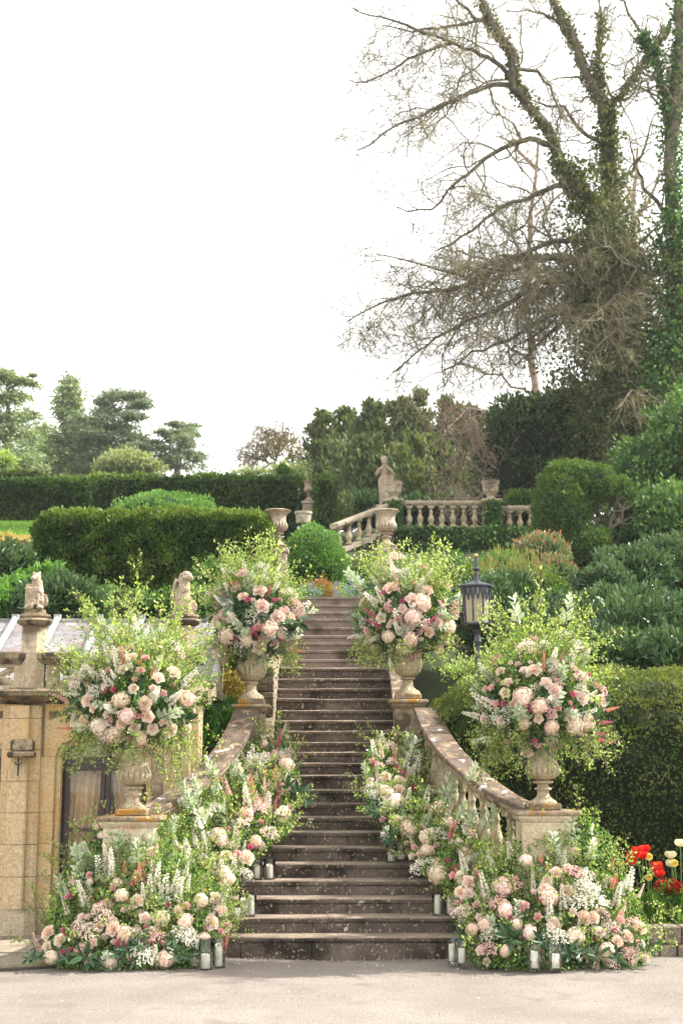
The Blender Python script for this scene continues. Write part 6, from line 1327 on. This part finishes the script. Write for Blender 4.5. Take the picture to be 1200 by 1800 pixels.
flower_bank((1.3,15.2,0.3), [(1300,655,672),(1325,645,700),(1350,640,720),(1400,640,760),(1430,648,795),(1470,704,830),(1500,722,865),(1540,748,885),(1580,796,890),(1630,808,870)], tabG, sH, 'tall bank of peach hydrangeas and pale whitebeam sprigs climbing the right side of the steps', 24, 16000, 170, thick=.30, rail=[(690,17.6),(716,17.1),(775,16.2),(850,15.2),(890,14.8),(940,14.5)])

# ------------------------------------------------------------------ candles in glass
def vase_mesh(r, h, hur):
    t = .004
    if hur: pr = [(r*.62,0),(r*.72,.012),(r*.45,.022),(r*.75,.04),(r*.98,h*.30),(r*.98,h*.42),(r*.80,h*.70),(r*.84,h*.9),(r*1.0,h)]
    else: pr = [(r*.97,0),(r,.006),(r,h*.5),(r,h)]
    inner = [(max(.01, a-t), z if i else z) for i, (a, z) in enumerate(pr)][::-1]; zb = .03 if hur else .014
    inner = [p for p in inner if p[1] > zb]+[(max(.008, (pr[3] if hur else pr[1])[0]*.9), zb),(.002, zb)]
    return edge_smooth(MB().lathe(pr+[(pr[-1][0]-t*.5, h+.002)]+inner, 28, cap=True).mesh('glass_wall', M['glass']), 50)
ncd = [0]
def candle(px, py, Y, r, h, ch, cr, label, clabel, hur=False, z=None, glassy=True):
    p = U(px, py, Y)
    if z is not None: p.z = z
    if glassy:
        o = empty('candle_vase', tuple(p), label=label, cat='glass vase', group='glass candle vases on the steps and ground')
        put('glass_wall', vase_mesh(r, h, hur), o, world=False)
    zb = p.z+(.034 if hur else .016)*(1 if glassy else .05)+.001
    c = empty('pillar_candle', (p.x, p.y, zb), label=clabel, cat='candle', group='cream pillar candles')
    put('wax_body', edge_smooth(MB().lathe([(cr*.96,0),(cr,.004),(cr,ch-.006),(cr*.93,ch),(cr*.75,ch-.004),(cr*.4,ch-.012)], 24).mesh('wax_body', M['wax']), 50), c, world=False)
    put('wick', MB().tube([(0,0,ch-.013),(.001,.001,ch-.002),(.004,0,ch+.008)], .0018, 5).mesh('wick', M['wick']), c, world=False)
S = STEPZ
def on(k): return S[k-1][1]+.004
candle(450.5,1545,S[3][0]+.11,.062,.20,.115,.036,'glass cylinder, left one of the pair on the fourth step at the left','candle in the left glass of the pair on the fourth step', z=on(4))
candle(473.5,1545,S[3][0]+.13,.062,.205,.12,.036,'glass cylinder, right one of the pair on the fourth step at the left','candle in the right glass of the pair on the fourth step', z=on(4))
candle(415,1609,S[1][0]+.14,.05,.07,.07,.042,'','short fat candle left of the glass cylinders on the second step at the left', z=on(2), glassy=False)
candle(428,1609,S[1][0]+.20,.048,.205,.13,.034,'tall narrow glass cylinder behind the front one, second step at the left','candle in the rear glass on the second step at the left', z=on(2))
candle(441,1610,S[1][0]+.10,.054,.20,.17,.030,'glass cylinder nearest the step edge, second step at the left','tall candle in the front glass on the second step at the left', z=on(2))
candle(687.5,1515,S[4][0]+.11,.056,.185,.06,.036,'glass vase, left of the pair on the fifth step at the right','short candle in the left glass of the pair on the fifth step', z=on(5))
candle(705,1515,S[4][0]+.12,.062,.185,.075,.036,'curved glass vase, right of the pair on the fifth step at the right','candle in the curved glass on the fifth step at the right', True, z=on(5))
candle(769,1608,S[1][0]+.12,.056,.205,.165,.034,'glass cylinder, left of the pair on the second step at the right','tall candle in the left glass on the second step at the right', z=on(2))
candle(791,1606,S[1][0]+.14,.052,.20,.15,.032,'glass cylinder partly hidden by flowers, second step at the right','candle in the half-hidden glass on the second step at the right', z=on(2))
G0 = lambda x, y: gz(x, y)+.001
candle(361,1697,13.62,.062,.275,.12,.042,'large square-shouldered glass cylinder on the ground at the left, front one','short candle in the large front glass at the left', z=.006)
candle(384,1692,13.76,.064,.26,.17,.036,'large glass cylinder on the ground at the left, nearer the steps','tall candle in the ground glass nearest the steps, left side', z=.006)
candle(794,1676,13.95,.055,.225,.15,.032,'curved glass hurricane on the ground beside the first step, left of the pair','candle in the left hurricane beside the first step', True, z=.006)
candle(811,1679,13.84,.058,.225,.125,.033,'curved glass hurricane on the ground beside the first step, right of the pair','candle in the right hurricane beside the first step', True, z=.006)
candle(939,1699,13.50,.080,.235,.145,.034,'wide curved glass hurricane in front of the right flower bank, left one','tall candle in the left hurricane before the right flower bank', True, z=.006)
candle(976,1700,13.48,.078,.235,.120,.034,'wide curved glass hurricane in front of the right flower bank, right one','shorter candle in the right hurricane before the right flower bank', True, z=.006)

# ------------------------------------------------------------------ tulip bed
def tulip(px, py, Y, mat, label, ls=1, kind='tulip', size=.085):
    p = U(px, py, Y); base = .265; o = empty(kind, (p.x+random.uniform(-.04,.04), p.y, base), label=label, cat='flower', group=kind+' flowers in the bed at the right'); b = o.location
    put('stem', MB().tube([tuple(b), (b.x+(p.x-b.x)*.4+.01, b.y, base+(p.z-base)*.6), (p.x, p.y, p.z-size*.4)], .006, 6).mesh('stem', M['stem']), o)
    mb = MB()
    if kind == 'tulip':
        for k in range(6):
            a = k*math.pi/3; V, F = petal_grid(size*.95, size*1.15, -.012, .0); P = np.stack([V[:,0], V[:,2], V[:,1]], 1); t = .16+.14*(k % 2)+random.uniform(0,.12); c, s = math.cos(t), math.sin(t); bulge = .028*np.sin(np.pi*np.clip(V[:,1]/(size*1.15),0,1))
            P2 = np.stack([P[:,0], P[:,1]*-c+P[:,2]*s*.5+.012+bulge, P[:,2]*c], 1); c, s = math.cos(a), math.sin(a); mb.add(np.stack([P2[:,0]*c-P2[:,1]*s, P2[:,0]*s+P2[:,1]*c, P2[:,2]], 1)+np.array(p)-[0,0,size*.5], F, 0, .3+.5*random.random())
    else:
        for k in range(6):
            a = k*math.pi/3; V, F = petal_grid(size*.55, size*.62, -.005, 0); mb.add(np.stack([V[:,1]*math.cos(a)-V[:,0]*math.sin(a), -.01-V[:,2]-.1*V[:,1]*0, V[:,1]*math.sin(a)+V[:,0]*math.cos(a)], 1)+np.array(p), F, 0, .8)
        mb.lathe([(.010,0),(.018,.03),(.024,.035),(.016,.03),(.004,.006)], 10); v = mb.v[-1]; mb.v[-1] = np.stack([v[:,0], -v[:,2], v[:,1]], 1)+np.array(p); mb.t[-1][:] = .1
    put('bloom', edge_smooth(mb.mesh('bloom', M[mat]), 80), o)
    for k in range(3):
        a = random.uniform(0, 6.28); L = random.uniform(.22,.34); d = np.array([math.cos(a)*.35, math.sin(a)*.35, 1]); P = np.array([[b.x, b.y, base]]); put('leaf', leaf_mesh('leaf', P, np.array([d]), L, M['green'] if kind == 'tulip' else M['box'], ratio=.2 if kind == 'tulip' else .07, kind='hex'), o)
t5 = (780, 1380, .35)
posn = ['leftmost low red tulip','red tulip just above the leftmost one','red tulip at the top of the cluster','red tulip left of the topmost one','red tulip below the topmost one','upper red tulip of the right trio','middle red tulip of the right trio','lowest red tulip of the right trio']
for (x, y), l in zip([(938,388),(942,360),(1005,322),(967,330),(996,355),(1066,405),(1072,425),(1077,448)], posn): q = zc_([(x, y)], t5)[0]; tulip(q[0], q[1], 14.95+random.random()*.3, 'p_red', l, size=.068)
for (x, y), l in zip([(1185,292),(1136,352),(1140,395)], ['large pale cream tulip at the right edge','pale cream tulip left of the edge one','pale yellow tulip lowest of the cream ones']): q = zc_([(x, y)], t5)[0]; tulip(q[0], q[1], 15.1, 'p_palecream', l, size=.066)
for (x, y), l in zip([(883,393),(1027,360),(1155,392),(1027,463)], ['yellow daffodil left of the red tulips','yellow daffodil between the red tulips','pale daffodil at the right of the bed','small yellow daffodil low in the bed']): q = zc_([(x, y)], t5)[0]; tulip(q[0], q[1], 15.0, 'p_yellow', l, kind='daffodil', size=.06)
rng = np.random.default_rng(31)
n = 900; P = np.stack([rng.uniform(3.25, 6.1, n), rng.uniform(14.72, 15.6, n), np.full(n, .27)], 1)
put('bed_leaves', leaf_mesh('bed_leaves', P, rng.normal(size=(n,3))*[.35,.3,.1]+[0,0,1], rng.uniform(.16,.36,n), M['grass'], ratio=.10, kind='hex'), kind='stuff')
n = 260; P = np.stack([rng.uniform(3.2, 6.1, n), rng.uniform(14.68, 15.0, n), np.full(n, .27)], 1); put('bed_broad_leaves', leaf_mesh('bed_broad_leaves', P, rng.normal(size=(n,3))*[.8,.6,.1]+[0,-.2,.5], rng.uniform(.10,.18,n), M['box'], ratio=.4, kind='hex'), kind='stuff')
for (x, y, l) in ((1115,520,'dark red wallflowers low in the bed beneath the tulips'),(1165,540,'dark red wallflowers at the right edge of the bed')):
    q = zc_([(x, y)], t5)[0]; p = U(q[0], q[1], 14.85); bush('wallflower', [(p.x, p.y, p.z-.03, .11, .09, .10)], 260, .05, 'green', l, cat='flowers', core=None, shell=.8)
    m = 120; D = unit(rng.normal(size=(m,3))); D[:,1] = -abs(D[:,1]); D[:,2] = abs(D[:,2]); put('wallflower_petals', leaf_mesh('wallflower_petals', np.array(p)+D*[.12,.10,.09], D+rng.normal(size=(m,3))*.5, .032, M['p_dark'], ratio=.9), bpy.data.objects[[o.name for o in bpy.data.objects if o.name.startswith('wallflower') and o.type == 'EMPTY'][-1]], kind='stuff')
HAZE = .0003
# ================================================================== HAZE (bright humid air that pales the far trees)
hm, ht, ho = newmat('haze_air'); pv = ht.nodes.new('ShaderNodeVolumePrincipled'); pv.inputs['Color'].default_value = (.95, .97, 1, 1); pv.inputs['Density'].default_value = HAZE; pv.inputs['Anisotropy'].default_value = .2
ht.links.new(pv.outputs[0], ho.inputs['Volume'])
put('haze', MB().box(-240, 240, -80, 430, -1.1, 44).mesh('haze', hm), kind='stuff')
